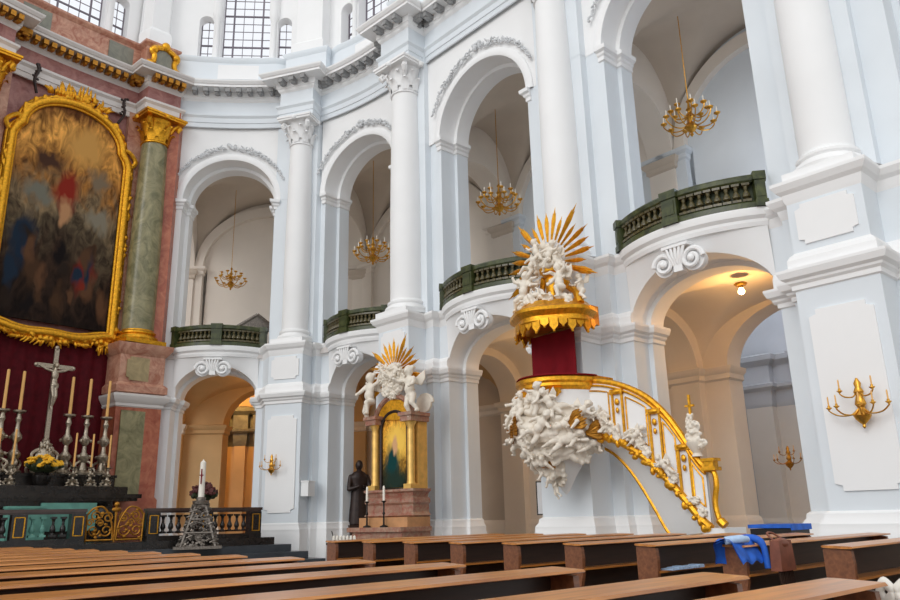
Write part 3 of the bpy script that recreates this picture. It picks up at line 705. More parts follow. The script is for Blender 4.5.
# pedestals and pilasters of the altar wall
for nm, s in (('right', .75), ('left', 6.35)):
    p = [altar.P(s+.72, .35), altar.P(s+.72, -.68), altar.P(s-.72, -.68), altar.P(s-.72, .35)]
    struct(MB().sweep(p, [(.06, .9), (.06, 2.0), (0, 2.1), (0, 4.9)]).build('wall_chancel_pier_'+nm, M['red']))
    struct(MB().sweep(p, [(0, 4.86), (.04, 4.9), (.04, 4.98), (.1, 5.04), (.16, 5.14), (.18, 5.2), (.18, 5.26), (0, 5.32)]).build('trim_chancel_impost_'+nm, M['palestone'], smooth=16))
    struct(MB().sweep(p, [(0, 5.3), (.1, 5.34), (.1, 5.55), (0, 5.66), (0, 6.55), (.06, 6.62), (.16, 6.78), (.18, 6.92), (-.9, 6.96)]).build('wall_chancel_pedestal_'+nm, M['pink']))
    struct(MB().prism(notch(.52, .76, .1), 0, .05).build('trim_chancel_pedestal_panel_'+nm, M['tan'], smooth=0)).matrix_world = altar.mat(s, -.715, 5.72)
    struct(MB().prism([(-.57, 0), (.57, 0), (.57, 2.6), (-.57, 2.6)], 0, .05).build('trim_chancel_green_panel_'+nm, M['green'], smooth=0)).matrix_world = altar.mat(s, -.715, 2.15)
    struct(MB().sweep([altar.P(s+.86, .35), altar.P(s+.86, .15), altar.P(s-.86, .15), altar.P(s-.86, .35)], [(0, 6.9), (0, 15.75)]).build('wall_chancel_pilaster_'+nm, M['pink']))
b4 = bays[4]
RP = [b4.P(b4.L-.02, .15), b4.P(4.86, .15), b4.P(4.86, -.02), b4.P(4.4, -.02), b4.P(4.4, .4)]
struct(MB().sweep(RP, [(0, 0), (0, 4.9)]).build('wall_red_pier', M['red'])); struct(MB().sweep(RP, [(0, 6.9), (0, 15.75)]).build('wall_red_pilaster', M['red']))
struct(MB().sweep(RP, [(0, 4.86), (.04, 4.9), (.04, 4.98), (.1, 5.04), (.16, 5.14), (.18, 5.26), (0, 5.32)]).build('trim_red_pier_impost', M['palestone'], smooth=16))
struct(MB().sweep(RP, [(0, 5.3), (.08, 5.34), (.08, 5.55), (0, 5.66), (0, 6.55), (.06, 6.62), (.14, 6.78), (.16, 6.92), (-.2, 6.96)]).build('wall_red_pedestal', M['pink']))
# left jambs of the chancel bay
a, c = b4.lo
struct(MB().sweep([b4.P(4.42, .3), b4.P(c, .3), b4.P(c, .9), b4.P(c-.12, .9), b4.P(c-.12, 1.4)], [(0, 1.2)]+P_LOW[8:-1]+[(0, 5.32)]).build('wall_lower_jamb_chancel', M['white']))
struct(MB().sweep([b4.P(4.42, .3), b4.P(c, .3), b4.P(c, .9), b4.P(c-.12, .9), b4.P(c-.12, 1.4)], [(.12, 0), (.12, .95), (.05, 1.15), (0, 1.22)]).build('baseboard_chancel', M['white']))
struct(MB().sweep([b4.P(4.42, .35), b4.P(c-.1, .35)], [(0, 5.3), (0, 6.96)]).build('wall_chancel_strip', M['white'], smooth=0))
a, c = b4.up
uj = [b4.P(4.45, .33), b4.P(c, .33), b4.P(c, .9), b4.P(c-.12, .9), b4.P(c-.12, 1.4)]
struct(MB().sweep(uj, [(0, 6.9), (0, 12.42)]).build('wall_upper_jamb_chancel', M['white'])); struct(MB().sweep(uj, IMP).build('trim_impost_chancel', M['white'], smooth=16))
# sanctuary floor and its dark steps
sd = V2(-.766, -.643); sn = V2(.643, -.766)       # along the rail to the left; towards the nave
RB = V2(-5.75, 23.3)
def SP(a, o): q = RB+sd*a+sn*o; return (float(q[0]), float(q[1]))
for k in range(4):
    e = .75+k*.38; z1 = .84-.2*k
    struct(MB().add([(*SP(-.15-.32*k, -.6), z) for z in ()]+[(*p, z) for z in (0, z1) for p in (SP(-.1-.34*k, -1.2), SP(-.1-.34*k, e), SP(11, e), SP(11, -6 if k == 0 else 0))],
        [(3, 2, 1, 0), (4, 5, 6, 7), (0, 1, 5, 4), (1, 2, 6, 5), (2, 3, 7, 6), (3, 0, 4, 7)]).build('floor_chancel_step_%s' % ('top', 'upper', 'lower', 'bottom')[k], M['step'] if k else M['black'], smooth=0))

# ================================================================== THINGS
# ------------------------------------------------------------------ balcony balustrades
def baluster_mesh(h, r, mt, name='baluster'):
    return MB().box((-r, -r, 0), (r, r, .05)).lathe([(r*.75, .05), (r*.5, .09), (r*.95, h*.3), (r*.9, h*.42), (r*.42, h*.62), (r*.5, h*.66), (r*.4, h*.7), (r*.62, h*.86), (r*.8, h-.05)], 10).box((-r*.9, -r*.9, h-.05), (r*.9, r*.9, h)).mesh(name, mt)
BME = baluster_mesh(.4, .082, M['baldark'])
BLAB = ['', 'curved olive marble balustrade of the rightmost gallery with a chandelier above', 'curved olive marble balustrade behind the pulpit canopy', 'curved olive marble balustrade above the small gilded side altar', 'curved olive marble balustrade of the leftmost gallery beside the green column']
for i in range(1, 5):
    b = bays[i]; a, c = b.lo[0]-(.06 if i < 4 else .22), b.lo[1]+.06; mid = (a+c)/2
    t = thing('gallery_balustrade', BLAB[i], 'balustrade', b.T(mid, .1, 6.95), b.rz())
    inv = (Matrix.Translation(b.T(mid, .1, 6.95)) @ Matrix.Rotation(b.rz(), 4, 'Z')).inverted()
    def bp(s, d=0): return b.P(s, .33-bow(b, s)+d)
    path = [bp(c-(c-a)*k/32) for k in range(33)]
    MB().sweep(path, [(-.12, 6.95), (.1, 6.95), (.1, 7.06), (.06, 7.1), (-.12, 7.1)]).xform(inv).build('bottom_rail', M['bal'], t)
    MB().sweep(path, [(-.13, 7.5), (.05, 7.5), (.09, 7.54), (.1, 7.62), (.06, 7.66), (-.13, 7.66), (-.13, 7.5)]).xform(inv).build('top_rail', M['bal'], t)
    def frame(s, z):
        p = Vector(bp(s-.02)); q = Vector(bp(s+.02)); d = (p-q).normalized(); n = Vector((-d.y, d.x)); m = bp(s)
        return Matrix(((d.x, n.x, 0, m[0]), (d.y, n.y, 0, m[1]), (0, 0, 1, z), (0, 0, 0, 1)))
    for s, w in ((mid, .17), (a+.1, .1), (c-.1, .1)):
        mb = MB().box((-w, -.14, 0), (w, .13, .71)).box((-w*.7, -.155, .2), (w*.7, -.13, .5)).box((-w-.02, -.17, .56), (w+.02, .13, .73)).box((-w-.02, -.16, 0), (w+.02, .13, .14))
        mb.xform(inv @ frame(s, 6.95)).build('pedestal', M['bal'], t)
    MB().sweep([bp(c-.1-(c-a-.2)*k/32, .1) for k in range(33)], [(-.02, 7.05), (.0, 7.05), (.0, 7.55), (-.02, 7.55)]).xform(inv).build('dark_backing', M['leaf'], t)  # dark sheet added behind the balusters so their gaps read dark
    n = 8
    for lo, hi in ((a+.22, mid-.18), (mid+.18, c-.22)):
        for k in range(n): link('baluster', BME, t, inv @ frame(lo+(hi-lo)*(k+.5)/n, 7.1))
# ------------------------------------------------------------------ stucco scroll at the head of each lower arch
def spiral(mb, cx, cz, r0, turns, sgn, y=-.1, rad=.055):
    pts = []; rs = []
    for k in range(40):
        u = k/39; a = PI/2*0+2*PI*turns*u; r = r0*(1-.82*u)
        pts.append((cx+sgn*r*math.cos(a), y-.03*u, cz+r*math.sin(a))); rs.append(rad*(1-.35*u))
    mb.tube(pts, rs, 7)
SLAB = ['', 'twin white scroll ornament over the arch beside the pulpit stair', 'twin white scroll ornament left of the gold canopy', 'twin white scroll ornament above the side altar rays', 'twin white scroll ornament over the ochre aisle arch']
for i in range(1, 5):
    b = bays[i]; mid = (b.lo[0]+b.lo[1])/2
    t = thing('scroll_ornament', SLAB[i], 'stucco ornament', b.T(mid, -.2, 6.16), b.rz())
    for sgn in (-1, 1):
        mb = MB(); spiral(mb, sgn*.33, .0, .24, 1.6, sgn); mb.lathe([(.0, -.03), (.24, -.02), (.25, .05), (.2, .2)], 20, Matrix.Translation((sgn*.33, -.03, 0)) @ Matrix.Rotation(-PI/2, 4, 'X'))
        mb.ball((sgn*.33, -.14, 0), .07)
        mb.build('scroll', M['white'], t)
    mb = MB()
    for k in range(-2, 3): mb.tube([(k*.045, -.1, -.05), (k*.075, -.17, .15), (k*.1, -.16, .32)], [.03, .04, .03], 6)
    mb.box((-.3, -.2, .3), (.3, .1, .36)); mb.box((-.1, -.12, -.2), (.1, .1, 0))
    mb.build('fluted_key', M['white'], t)
# ------------------------------------------------------------------ leaf garlands over the upper arches
random.seed(3)
M['garland'] = mat('grey_white_stucco_leaves', (206, 208, 210), .8, var=.1, scale=9)
GLAB = ['', 'white stucco leaf garland over the arch of the rightmost gallery', 'white stucco leaf garland over the tall arch left of the pulpit column', 'white stucco leaf garland over the tall arch above the side altar', 'white stucco leaf garland over the leftmost white gallery arch']
for i in range(1, 5):
    b = bays[i]; a, c = b.up; r = (c-a)/2+.38; mid = (a+c)/2
    t = thing('leaf_garland', GLAB[i], 'stucco garland', b.T(mid, .33, 12.4), b.rz())
    for sgn in (-1, 1):
        mb = MB()
        for k in range(46):
            u = k/45; ang = PI/2-sgn*(.12+1.05*u); thick = (.1*(1-.75*u)+.01)*(.35+.65*abs(math.sin(k*.55)))
            for q in range(2):
                rr = r+.05+random.uniform(-thick, thick*1.3); d = ang+random.uniform(-1.2, 1.2)
                R = Matrix.Rotation(-d, 4, 'Y') @ Matrix.Rotation(random.uniform(-.5, .5), 4, 'X')
                mb.ball((rr*math.cos(ang), -.05-random.random()*.07+b.sag*4*((mid-rr*math.cos(ang))/b.L*(1-(mid-rr*math.cos(ang))/b.L)-mid/b.L*(1-mid/b.L)), rr*math.sin(ang)), (.03, .025, .085*(1-.45*u)), 6, 4, R)
        mb.build('leaf_spray', M['garland'], t)
    mb = MB()
    for k in range(14): mb.ball((random.uniform(-.16, .16), -.08, r+.12+random.uniform(-.08, .1)), random.uniform(.04, .08), 7, 5)
    mb.build('rosette', M['garland'], t)

# ------------------------------------------------------------------ chandeliers
def ring_arm(L, drop, rise):
    return crom([(.06, 0, 0), (L*.35, 0, -drop), (L*.75, 0, -drop*.9), (L, 0, 0), (L, 0, rise)], 5)
def chandelier():
    t = thing('brass_chandelier', '', 'chandelier')
    MB().lathe([(.02, -.62), (.06, -.56), (.03, -.5), (.13, -.42), (.2, -.3), (.13, -.18), (.05, -.12), (.08, -.04), (.12, .02), (.06, .1), (.05, .22), (.1, .28), (.05, .36), (.03, .5), (.07, .56), (.02, .64)], 16).build('stem', M['brass'], t)
    pan = MB().lathe([(.015, -.06), (.095, 0), (.1, .025), (.03, .02), (.03, .05)], 10).mesh('drip_pan', M['brass'])
    can = MB().lathe([(.016, 0), (.016, .17), (.004, .19)], 8).mesh('candle', M['whitewax'])
    for tier, (n, L, z, dr, rs) in enumerate([(10, .78, -.16, .2, .12), (8, .54, .16, .16, .12)]):
        am = MB().tube(ring_arm(L, dr, rs), .02, 6).mesh('arm', M['brass'])
        for k in range(n):
            o = link('arm', am, t, Matrix.Translation((0, 0, z)) @ Matrix.Rotation(2*PI*(k+.5*tier)/n, 4, 'Z'))
            link('drip_pan', pan, o, Matrix.Translation((L, 0, rs))); link('candle', can, o, Matrix.Translation((L, 0, rs+.05)))
    return t
chs = []
CH = [(1, 3.05, 3.1, 10.05, 'gold many-armed chandelier hanging in the rightmost gallery arch', 1.0), (2, 3.05, 2.2, 10.0, 'gold many-armed chandelier hanging above the balustrade left of the pulpit canopy', 1.0), (3, 2.45, 2.0, 9.6, 'gold many-armed chandelier hanging above the side altar', 1.0), (4, 2.3, 2.8, 9.9, 'gold many-armed chandelier hanging in the leftmost white gallery arch', .95)]
def unproj(px, py, d):
    """ray of a picture point at horizontal distance d: only used to place things at their measured bearing"""
    v = np.array([px-450, -(py-300), -F]); r, f, u = v@rtv, v@fwv, v@upv; h = math.hypot(r, f)
    return (float(r/h*d), float(f/h*d), float(EYE+u/h*d))
proto = chandelier()
for k, ((i, s, o, z, lab, sc_), q, d) in enumerate(zip(CH, ((690, 118), (499, 200), (373, 251), (231, 279)), (18.5, 22.0, 25.6, 29.0))):
    loc = unproj(*q, d)
    c = proto if k == 0 else copy_tree(proto)
    c['label'] = lab; c.location = loc; c.rotation_euler = (0, 0, .2+k*.3); cs = .84 if k < 3 else .72; c.scale = (cs,)*3
    top = 13.95
    MB().tube([(0, 0, .62), (0, 0, (top-loc[2])/cs)], .014, 6).build('hanging_rod', M['brass'], c)

# ------------------------------------------------------------------ ceiling bulbs of the aisle
LAMPS = []
for q, d, lab, nm in (((741, 288), 17.9, 'bare glowing bulb on a round ceiling rose above the right aisle', 'aisle_bulb_light'), ((267, 381), 28.6, 'small glowing bulb on the ochre aisle ceiling by the chancel', 'chancel_bulb_light')):
    x, y, z = unproj(*q, d)
    t = thing('ceiling_lamp', lab, 'ceiling lamp', (x, y, z))
    MB().lathe([(.13, .12), (.15, .1), (.12, .06), (.06, .05), (.05, .03), (.05, 0)], 18).build('ceiling_rose', M['brass'], t)
    MB().lathe([(0, -.16), (.06, -.13), (.075, -.08), (.05, -.02), (.03, .02)], 14).build('bulb', M['bulb'], t)
    LAMPS.append((nm, (x, y, z-.45)))

# ------------------------------------------------------------------ wall sconces
def sconce(lab, loc, rz, sc_, mt, arms):
    t = thing('wall_sconce', lab, 'wall light', loc, rz); t.scale = (sc_,)*3
    MB().lathe([(.01, -.5), (.04, -.46), (.03, -.42), (.15, -.3), (.19, -.22), (.1, -.14), (.07, -.06), (.12, .02), (.1, .1), (.07, .2), (.11, .28), (.06, .38), (.08, .46), (.02, .58)], 14, sy=.7).build('body', mt, t)
    MB().box((-.03, .0, -.1), (.03, .16, .1)).build('wall_bracket', mt, t)
    pan = MB().lathe([(.012, -.04), (.06, 0), (.06, .015), (.028, .02), (.028, .06)], 10).mesh('drip_pan', mt)
    can = MB().lathe([(.016, 0), (.016, .17), (.004, .2)], 8).mesh('candle', M['wax'])
    for (L, a, z, dr, rs) in arms:
        am = MB().tube(ring_arm(L, dr, rs), .017, 6).build('arm', mt, t)
        am.matrix_local = Matrix.Translation((0, 0, z)) @ Matrix.Rotation(a, 4, 'Z')
        link('drip_pan', pan, am, Matrix.Translation((L, 0, rs))); link('candle', can, am, Matrix.Translation((L, 0, rs+.06)))
ARMS = [(.62, -.25, -.08, .12, .06), (.5, -.75, -.08, .12, .06), (.34, -1.3, -.08, .1, .06), (.62, PI+.25, -.08, .12, .06), (.5, PI+.75, -.08, .12, .06), (.36, -.4, .26, .08, .06), (.36, PI+.4, .26, .08, .06)]
pf = piers[1]; x, y = pf.P(-.12, -.78); sconce('large gold seven-armed wall light on the white pier at right', (x, y, 2.82), pf.rz(), .74, M['brass'], ARMS)
pf = piers[4]; x, y = pf.P(.22, -.8); sconce('small brass wall light on the white pier beside the chancel steps', (x, y, 2.95), pf.rz(), .6, M['brass'], ARMS)
q = FT(1, .08, 9.85, 0); x, y, z = unproj(789, 459, 19.6)
sconce('dim wall light in the grey outer aisle seen through the right arch', (x, y, z), piers[1].rz(), .52, M['oldgold'], ARMS)

# ------------------------------------------------------------------ figures: putti and a crucified figure, each one continuous skin
def putto(kind):
    r = random.Random(kind); mb = MB()
    mb.ball((0, 0, .42), (.085, .085, .1)); mb.ball((0, -.075, .4), (.03, .03, .025)); mb.ball((.03, -.085, .425), (.012, .015, .01)); mb.ball((0, -.09, .415), (.012, .02, .016))
    for k in range(9): mb.ball((.075*math.cos(k*.7), .02+.05*math.sin(k*1.9), .46+.03*math.sin(k)), .034, 6, 4)
    mb.capsule((0, 0, .34), (0, 0, .3), .045, .05)
    mb.ball((0, 0, .22), (.1, .08, .11)); mb.ball((0, -.02, .1), (.095, .09, .1)); mb.ball((0, .01, 0), (.1, .09, .07))
    A = {0: ((-.24, -.06, .36), (.2, -.16, .18)), 1: ((-.18, -.16, .12), (.24, -.02, .4)), 2: ((-.22, .0, .1), (.22, -.14, .3)), 3: ((-.2, -.18, .3), (.16, -.2, .1))}[kind % 4]
    for sg, e in zip((-1, 1), A):
        sh = (sg*.095, 0, .27); el = ((sh[0]+e[0])/2+sg*.04, (sh[1]+e[1])/2, (sh[2]+e[2])/2-.03)
        mb.capsule(sh, el, .042, .036); mb.capsule(el, e, .035, .026); mb.ball(e, .032)
    Lg = {0: ((-.09, -.14, -.12), (-.12, -.06, -.3), (.1, -.03, -.16), (.13, .08, -.3)), 1: ((-.1, -.03, -.18), (-.1, .08, -.34), (.09, -.17, -.05), (.1, -.16, -.24)), 2: ((-.1, -.16, -.03), (-.16, -.14, -.22), (.08, -.1, -.15), (.05, .02, -.32)), 3: ((-.06, -.06, -.18), (-.04, .02, -.36), (.1, -.1, -.16), (.16, -.02, -.3))}[kind % 4]
    for sg, k_, f in ((-1, Lg[0], Lg[1]), (1, Lg[2], Lg[3])):
        mb.capsule((sg*.055, 0, -.02), k_, .062, .05); mb.capsule(k_, f, .047, .032); mb.capsule(f, (f[0], f[1]-.07, f[2]-.01), .03, .024)
    for sg in (-1, 1):   # little wings
        mb.add([(sg*.04, .07, .28), (sg*.26, .12, .4), (sg*.24, .13, .24), (sg*.15, .12, .14), (sg*.05, .08, .18), (sg*.04, .11, .28), (sg*.26, .15, .4), (sg*.24, .16, .24), (sg*.15, .15, .14), (sg*.05, .11, .18)],
            [(0, 1, 2, 3, 4), (9, 8, 7, 6, 5), (0, 5, 6, 1), (1, 6, 7, 2), (2, 7, 8, 3), (3, 8, 9, 4), (4, 9, 5, 0)])
    return remeshed(mb, 'putto', M['sculpt'], .016, 1)
PUT = [putto(k) for k in range(4)]
def cloud(seed, w, h, d, n=26, mt='sculpt', vox=.03):
    r = random.Random(seed); mb = MB()
    for k in range(n):
        x, z = r.uniform(-1, 1), r.uniform(-1, 1); s = .16+.22*r.random()
        if x*x+z*z > 1.1: continue
        mb.ball((x*w, -r.random()*d*(1.1-.6*(x*x+z*z)), z*h), (s*w*.9, s*d*1.2+.02, s*h*.9), 8, 6)
    mb.ball((0, 0, 0), (w*.9, d*.6, h*.9))
    return remeshed(mb, 'cloud', M[mt], vox, 2)
CLD = [cloud(5, .34, .26, .2), cloud(9, .28, .3, .2), cloud(13, .4, .2, .18)]
def look(parent_rz=0): pass
def ray_mesh(L, w, mt):
    mb = MB()
    for k in (-1, 0, 1):
        R = Matrix.Rotation(k*.06, 4, 'Y'); l = L*(1-.16*abs(k))
        mb.add([R @ Vector(p) for p in [(-w*.4, 0, 0), (0, -w*.5, 0), (w*.4, 0, 0), (0, w*.5, 0), (-w*.6, 0, l*.7), (0, -w*.6, l*.7), (w*.6, 0, l*.7), (0, w*.6, l*.7), (0, 0, l)]],
            [(0, 1, 5, 4), (1, 2, 6, 5), (2, 3, 7, 6), (3, 0, 4, 7), (4, 5, 8), (5, 6, 8), (6, 7, 8), (7, 4, 8), (3, 2, 1, 0)])
    return mb.mesh('gold_ray', mt, smooth=0)
RAY = [ray_mesh(.62, .05, M['gold']), ray_mesh(.46, .045, M['gold'])]
def rays(parent, cx, cy, cz, a0, a1, n, r0, scale=1.0):
    for k in range(n):
        a = a0+(a1-a0)*k/(n-1)
        link('gold_ray', RAY[k % 2], parent, Matrix.Translation((cx, cy, cz)) @ Matrix.Rotation(a, 4, 'Y') @ Matrix.Translation((0, 0, r0)) @ Matrix.Scale(scale*(1.15 if k % 3 == 0 else .95), 4))
def rotm(loc, rx=0, ry=0, rz=0, s=1): return Matrix.Translation(loc) @ Matrix.Rotation(rz, 4, 'Z') @ Matrix.Rotation(ry, 4, 'Y') @ Matrix.Rotation(rx, 4, 'X') @ Matrix.Scale(s, 4)

# ------------------------------------------------------------------ pulpit on its pier (local: x right along wall, -y to the nave)
pf = piers[2]
cl = MB()
def drape(u, v): return (-.62+1.24*u, -.03+.02*math.sin(u*19)*(.3+.7*(1-v)), 3.95+1.2*v)
cl.grid(drape, 40, 6); cl.grid(lambda u, v: (-.62+1.24*u, .0, 3.95+1.2*v), 1, 1)
for e in (0, 1): cl.grid(lambda u, v: (drape(e, v)[0], drape(e, v)[1]*(1-u), drape(e, v)[2]), 1, 6)
bc = cl.build('pulpit_backcloth', M['redcloth'], None, 60); tag(bc, 'dark red cloth hanging between pulpit and gold canopy', 'cloth')
bc.matrix_world = pf.mat(-.12, -.87, 0)
pul = thing('pulpit', 'white and gold sculpted pulpit basket on the middle pier', 'pulpit', (*pf.P(-.45, -1.02), 0), pf.rz())
def lobed(a, r): return r*(1+.045*math.cos(3*(a+PI/2)))
A0, A1 = -PI*1.02, PI*.02
def drum(prof, n=48, name='', mt=None):
    mb = MB(); mb.grid(lambda u, v: (lobed(A0+(A1-A0)*u, prof[round(v*(len(prof)-1))][0])*math.cos(A0+(A1-A0)*u), lobed(A0+(A1-A0)*u, prof[round(v*(len(prof)-1))][0])*math.sin(A0+(A1-A0)*u)-.1, prof[round(v*(len(prof)-1))][1]), n, len(prof)-1)
    return mb.build(name, mt, pul)
drum([(.3, 3.7), (.86, 3.7), (.84, 3.62), (.82, 3.2), (.86, 2.95), (.84, 2.85), (.72, 2.6), (.5, 2.3), (.26, 2.0), (.1, 1.75), (.02, 1.66)], name='basket', mt=M['white'])
drum([(.5, 3.98), (.92, 3.98), (.97, 3.95), (.97, 3.88), (.92, 3.84), (.93, 3.78), (.86, 3.72), (.84, 3.68)], name='gold_rim', mt=M['gold'])
drum([(.5, 3.985), (.93, 3.985), (.95, 4.0), (.93, 4.02), (.4, 4.03)], name='red_cushion', mt=M['redcloth'])
for s in (-.9, .86):   # side cheeks back to the pier
    MB().box((s-.04, -.1, 2.75), (s+.04, .52, 3.7)).build('cheek', M['white'], pul); MB().box((s-.07, -.1, 3.7), (s+.07, .52, 4.0)).build('cheek_rail', M['gold'], pul)
for a in (-PI*.32, -PI*.6, -PI*.85):
    mb = MB().lathe([(.02, -.12), (.09, -.05), (.14, .02), (.16, .1), (.2, .12)], 8).ball((.12, 0, .04), .05).ball((-.12, 0, .04), .05)
    mb.build('gold_console', M['gold'], pul).matrix_local = rotm((.86*math.cos(a), .86*math.sin(a)-.1, 3.62), 0, 0, a+PI/2, .8)
rn = random.Random(21)
def surf(a, z):
    pr = [(3.7, .84), (3.2, .82), (2.95, .86), (2.6, .72), (2.3, .5), (2.0, .26), (1.66, .04)]
    for (z0, r0), (z1, r1) in zip(pr, pr[1:]):
        if z1 <= z <= z0: r = r1+(r0-r1)*(z-z1)/(z0-z1); break
    else: r = .84
    return (r*math.cos(a), r*math.sin(a)-.1, z)
# upper and middle wreath of clouds and putti round the basket
for k, (a, z, s) in enumerate([(-.88, 3.42, 1), (-.76, 3.35, 1), (-.63, 3.42, .95), (-.5, 3.4, 1.05), (-.38, 3.3, 1), (-.25, 3.2, 1), (-.12, 3.05, .9), (-.92, 3.02, 1.1), (-.8, 2.9, 1.1), (-.68, 2.98, 1.1), (-.55, 2.95, 1.2), (-.42, 2.9, 1.2), (-.3, 2.85, 1.1), (-.16, 2.8, 1), (-.98, 2.75, 1),
        (-.7, 2.6, 1.1), (-.5, 2.55, 1.1), (-.3, 2.5, 1), (-.6, 2.25, .85), (-.42, 2.2, .85), (-.5, 1.95, .6), (-.02, 2.65, .9), (-.12, 2.5, .9)]):
    p = surf(a*PI, z); link('sculpted_cloud', CLD[k % 3], pul, rotm(p, 0, rn.uniform(-.5, .5), a*PI+PI/2, 1.0*s))
for k, (a, z, s, ry) in enumerate([(-.82, 3.3, 1.2, -.4), (-.7, 3.28, 1.15, .5), (-.57, 3.32, 1.1, -.3), (-.44, 3.4, 1.15, .4), (-.33, 3.3, 1.1, -.5), (-.2, 3.1, 1.1, .8), (-.95, 3.15, 1.25, .3), (-.88, 2.8, 1.25, -1.2), (-.75, 2.75, 1.2, 1.1), (-.58, 2.72, 1.3, -.8), (-.45, 2.85, 1.3, .7),
        (-.3, 2.65, 1.2, 1.2), (-.62, 2.35, 1.1, .9), (-.46, 2.4, 1.1, -.9), (-.52, 2.05, .95, .3), (-.5, 1.78, .7, -.2), (-.1, 2.6, 1.1, 1.4), (.0, 2.9, 1.1, 1.0)]):
    p = Vector(surf(a*PI, z)); p += Vector((math.cos(a*PI), math.sin(a*PI), 0))*.21
    link('putto', PUT[k % 4], pul, rotm(p, rn.uniform(-.3, .3), ry, a*PI+PI/2+rn.uniform(-.5, .5), .82*s))
for a, z, ry in ((-.9, 2.98, .9), (-.66, 2.98, 1.4), (-.72, 2.9, 1.7), (-.24, 2.95, 1.1), (-.12, 2.8, 1.3), (-.55, 2.2, .2), (-.42, 2.15, -.3)):
    p = Vector(surf(a*PI, z)); p += Vector((math.cos(a*PI), math.sin(a*PI), 0))*.16
    mb = MB()
    for q in range(7): mb.tube(crom([(0, 0, 0), (-.12+.04*q, -.08, .14), (-.16+.05*q, -.1, .3+.03*math.sin(q*2))], 4), [.035]*5+[.05, .04, .02, .01], 6)
    mb.build('gilded_drapery', M['oldgold'], pul).matrix_local = rotm(p, 0, ry, a*PI+PI/2, 1.1)

# ------------------------------------------------------------------ sounding board with its sculpture and rays
can = thing('pulpit_canopy', 'gold canopy over the pulpit with white figures and a burst of gold rays', 'canopy', (*pf.P(-.36, -1.0), 0), pf.rz())
def drum2(prof, name, mt, a0=-PI*1.08, a1=PI*.08, n=56, wob=.04):
    R = lambda a, r: r*(1+wob*math.cos(5*(a+PI/2)))
    mb = MB(); m = len(prof)-1
    mb.grid(lambda u, v: (R(a0+(a1-a0)*u, prof[round(v*m)][0])*math.cos(a0+(a1-a0)*u), R(a0+(a1-a0)*u, prof[round(v*m)][0])*math.sin(a0+(a1-a0)*u), prof[round(v*m)][1]), n, m)
    return mb.build(name, mt, can)
drum2([(0, 5.2), (.88, 5.16), (.92, 5.2), (.9, 5.3), (.96, 5.36), (1.02, 5.4), (1.03, 5.47), (.98, 5.5), (.9, 5.55), (.8, 5.66), (.0, 5.8)], 'sounding_board', M['gold'])
MB().box((-.8, .1, 5.18), (.8, .48, 5.6)).build('back_plate', M['oldgold'], can)
for k in range(17):
    a = -PI*1.04+PI*1.08*k/16; L = .3 if k % 2 else .2
    MB().add([(-.085, -.02, 0), (.085, -.02, 0), (.09, -.02, -L*.6), (0, -.02, -L), (-.09, -.02, -L*.6), (-.085, .03, 0), (.085, .03, 0), (.09, .03, -L*.6), (0, .03, -L), (-.09, .03, -L*.6)],
        [(0, 1, 2, 3, 4), (9, 8, 7, 6, 5), (0, 5, 6, 1), (1, 6, 7, 2), (2, 7, 8, 3), (3, 8, 9, 4), (4, 9, 5, 0)]).ball((0, -.02, -L), .03, 6, 4).build('lambrequin', M['gold'], can).matrix_local = rotm((.9*math.cos(a), .9*math.sin(a), 5.24), 0, 0, a+PI/2)
MB().lathe([(.34, 5.7), (.34, 5.78), (.22, 5.84), (.17, 5.95), (.2, 6.3), (.17, 6.36), (.3, 6.46), (.32, 6.56), (.0, 6.6)], 14).build('gold_pillar', M['gold'], can)
for sg in (-1, 1):
    MB().tube(crom([(sg*.85, -.2, 5.55), (sg*.7, -.1, 5.85), (sg*.4, 0, 6.1), (sg*.28, 0, 6.45)], 6), [.1]*6+[.08]*6+[.07]*6+[.05], 8).build('gold_scroll', M['gold'], can)
for k, (x, y, z, s) in enumerate([(0, -.16, 6.72, .95), (-.26, -.12, 6.66, .75), (.26, -.12, 6.68, .75), (0, -.12, 6.98, .7), (-.6, -.45, 5.66, .6), (.62, -.4, 5.66, .6), (0, -.78, 5.64, .6), (-.3, -.65, 5.64, .5), (.33, -.62, 5.64, .5)]):
    link('sculpted_cloud', CLD[k % 3], can, rotm((x, y, z), 0, k*.7, 0, s))
for k, (x, y, z, s, ry, rz) in enumerate([(-.55, -.42, 5.98, 1.15, .15, .3), (.52, -.4, 5.95, 1.15, -.15, -.3), (-.82, -.15, 5.85, .9, .3, .5), (.84, -.1, 5.85, .9, -.3, -.5), (-.2, -.7, 5.72, .7, 1.2, 0), (.25, -.66, 5.74, .7, -1.2, 0), (-.4, -.3, 6.62, .9, .5, .2), (.4, -.28, 6.56, .9, -.5, -.2), (-.12, -.35, 6.86, .85, -.3, 0), (.16, -.34, 6.7, .85, .4, 0), (.36, -.34, 6.25, .8, 1.3, 0), (-.42, -.34, 6.3, .8, -1.3, 0)]):
    link('putto', PUT[k % 4], can, rotm((x, y, z), 0, ry, rz, s))
rays(can, 0, -.12, 6.72, -2.0, 2.0, 19, .48, 1.36)

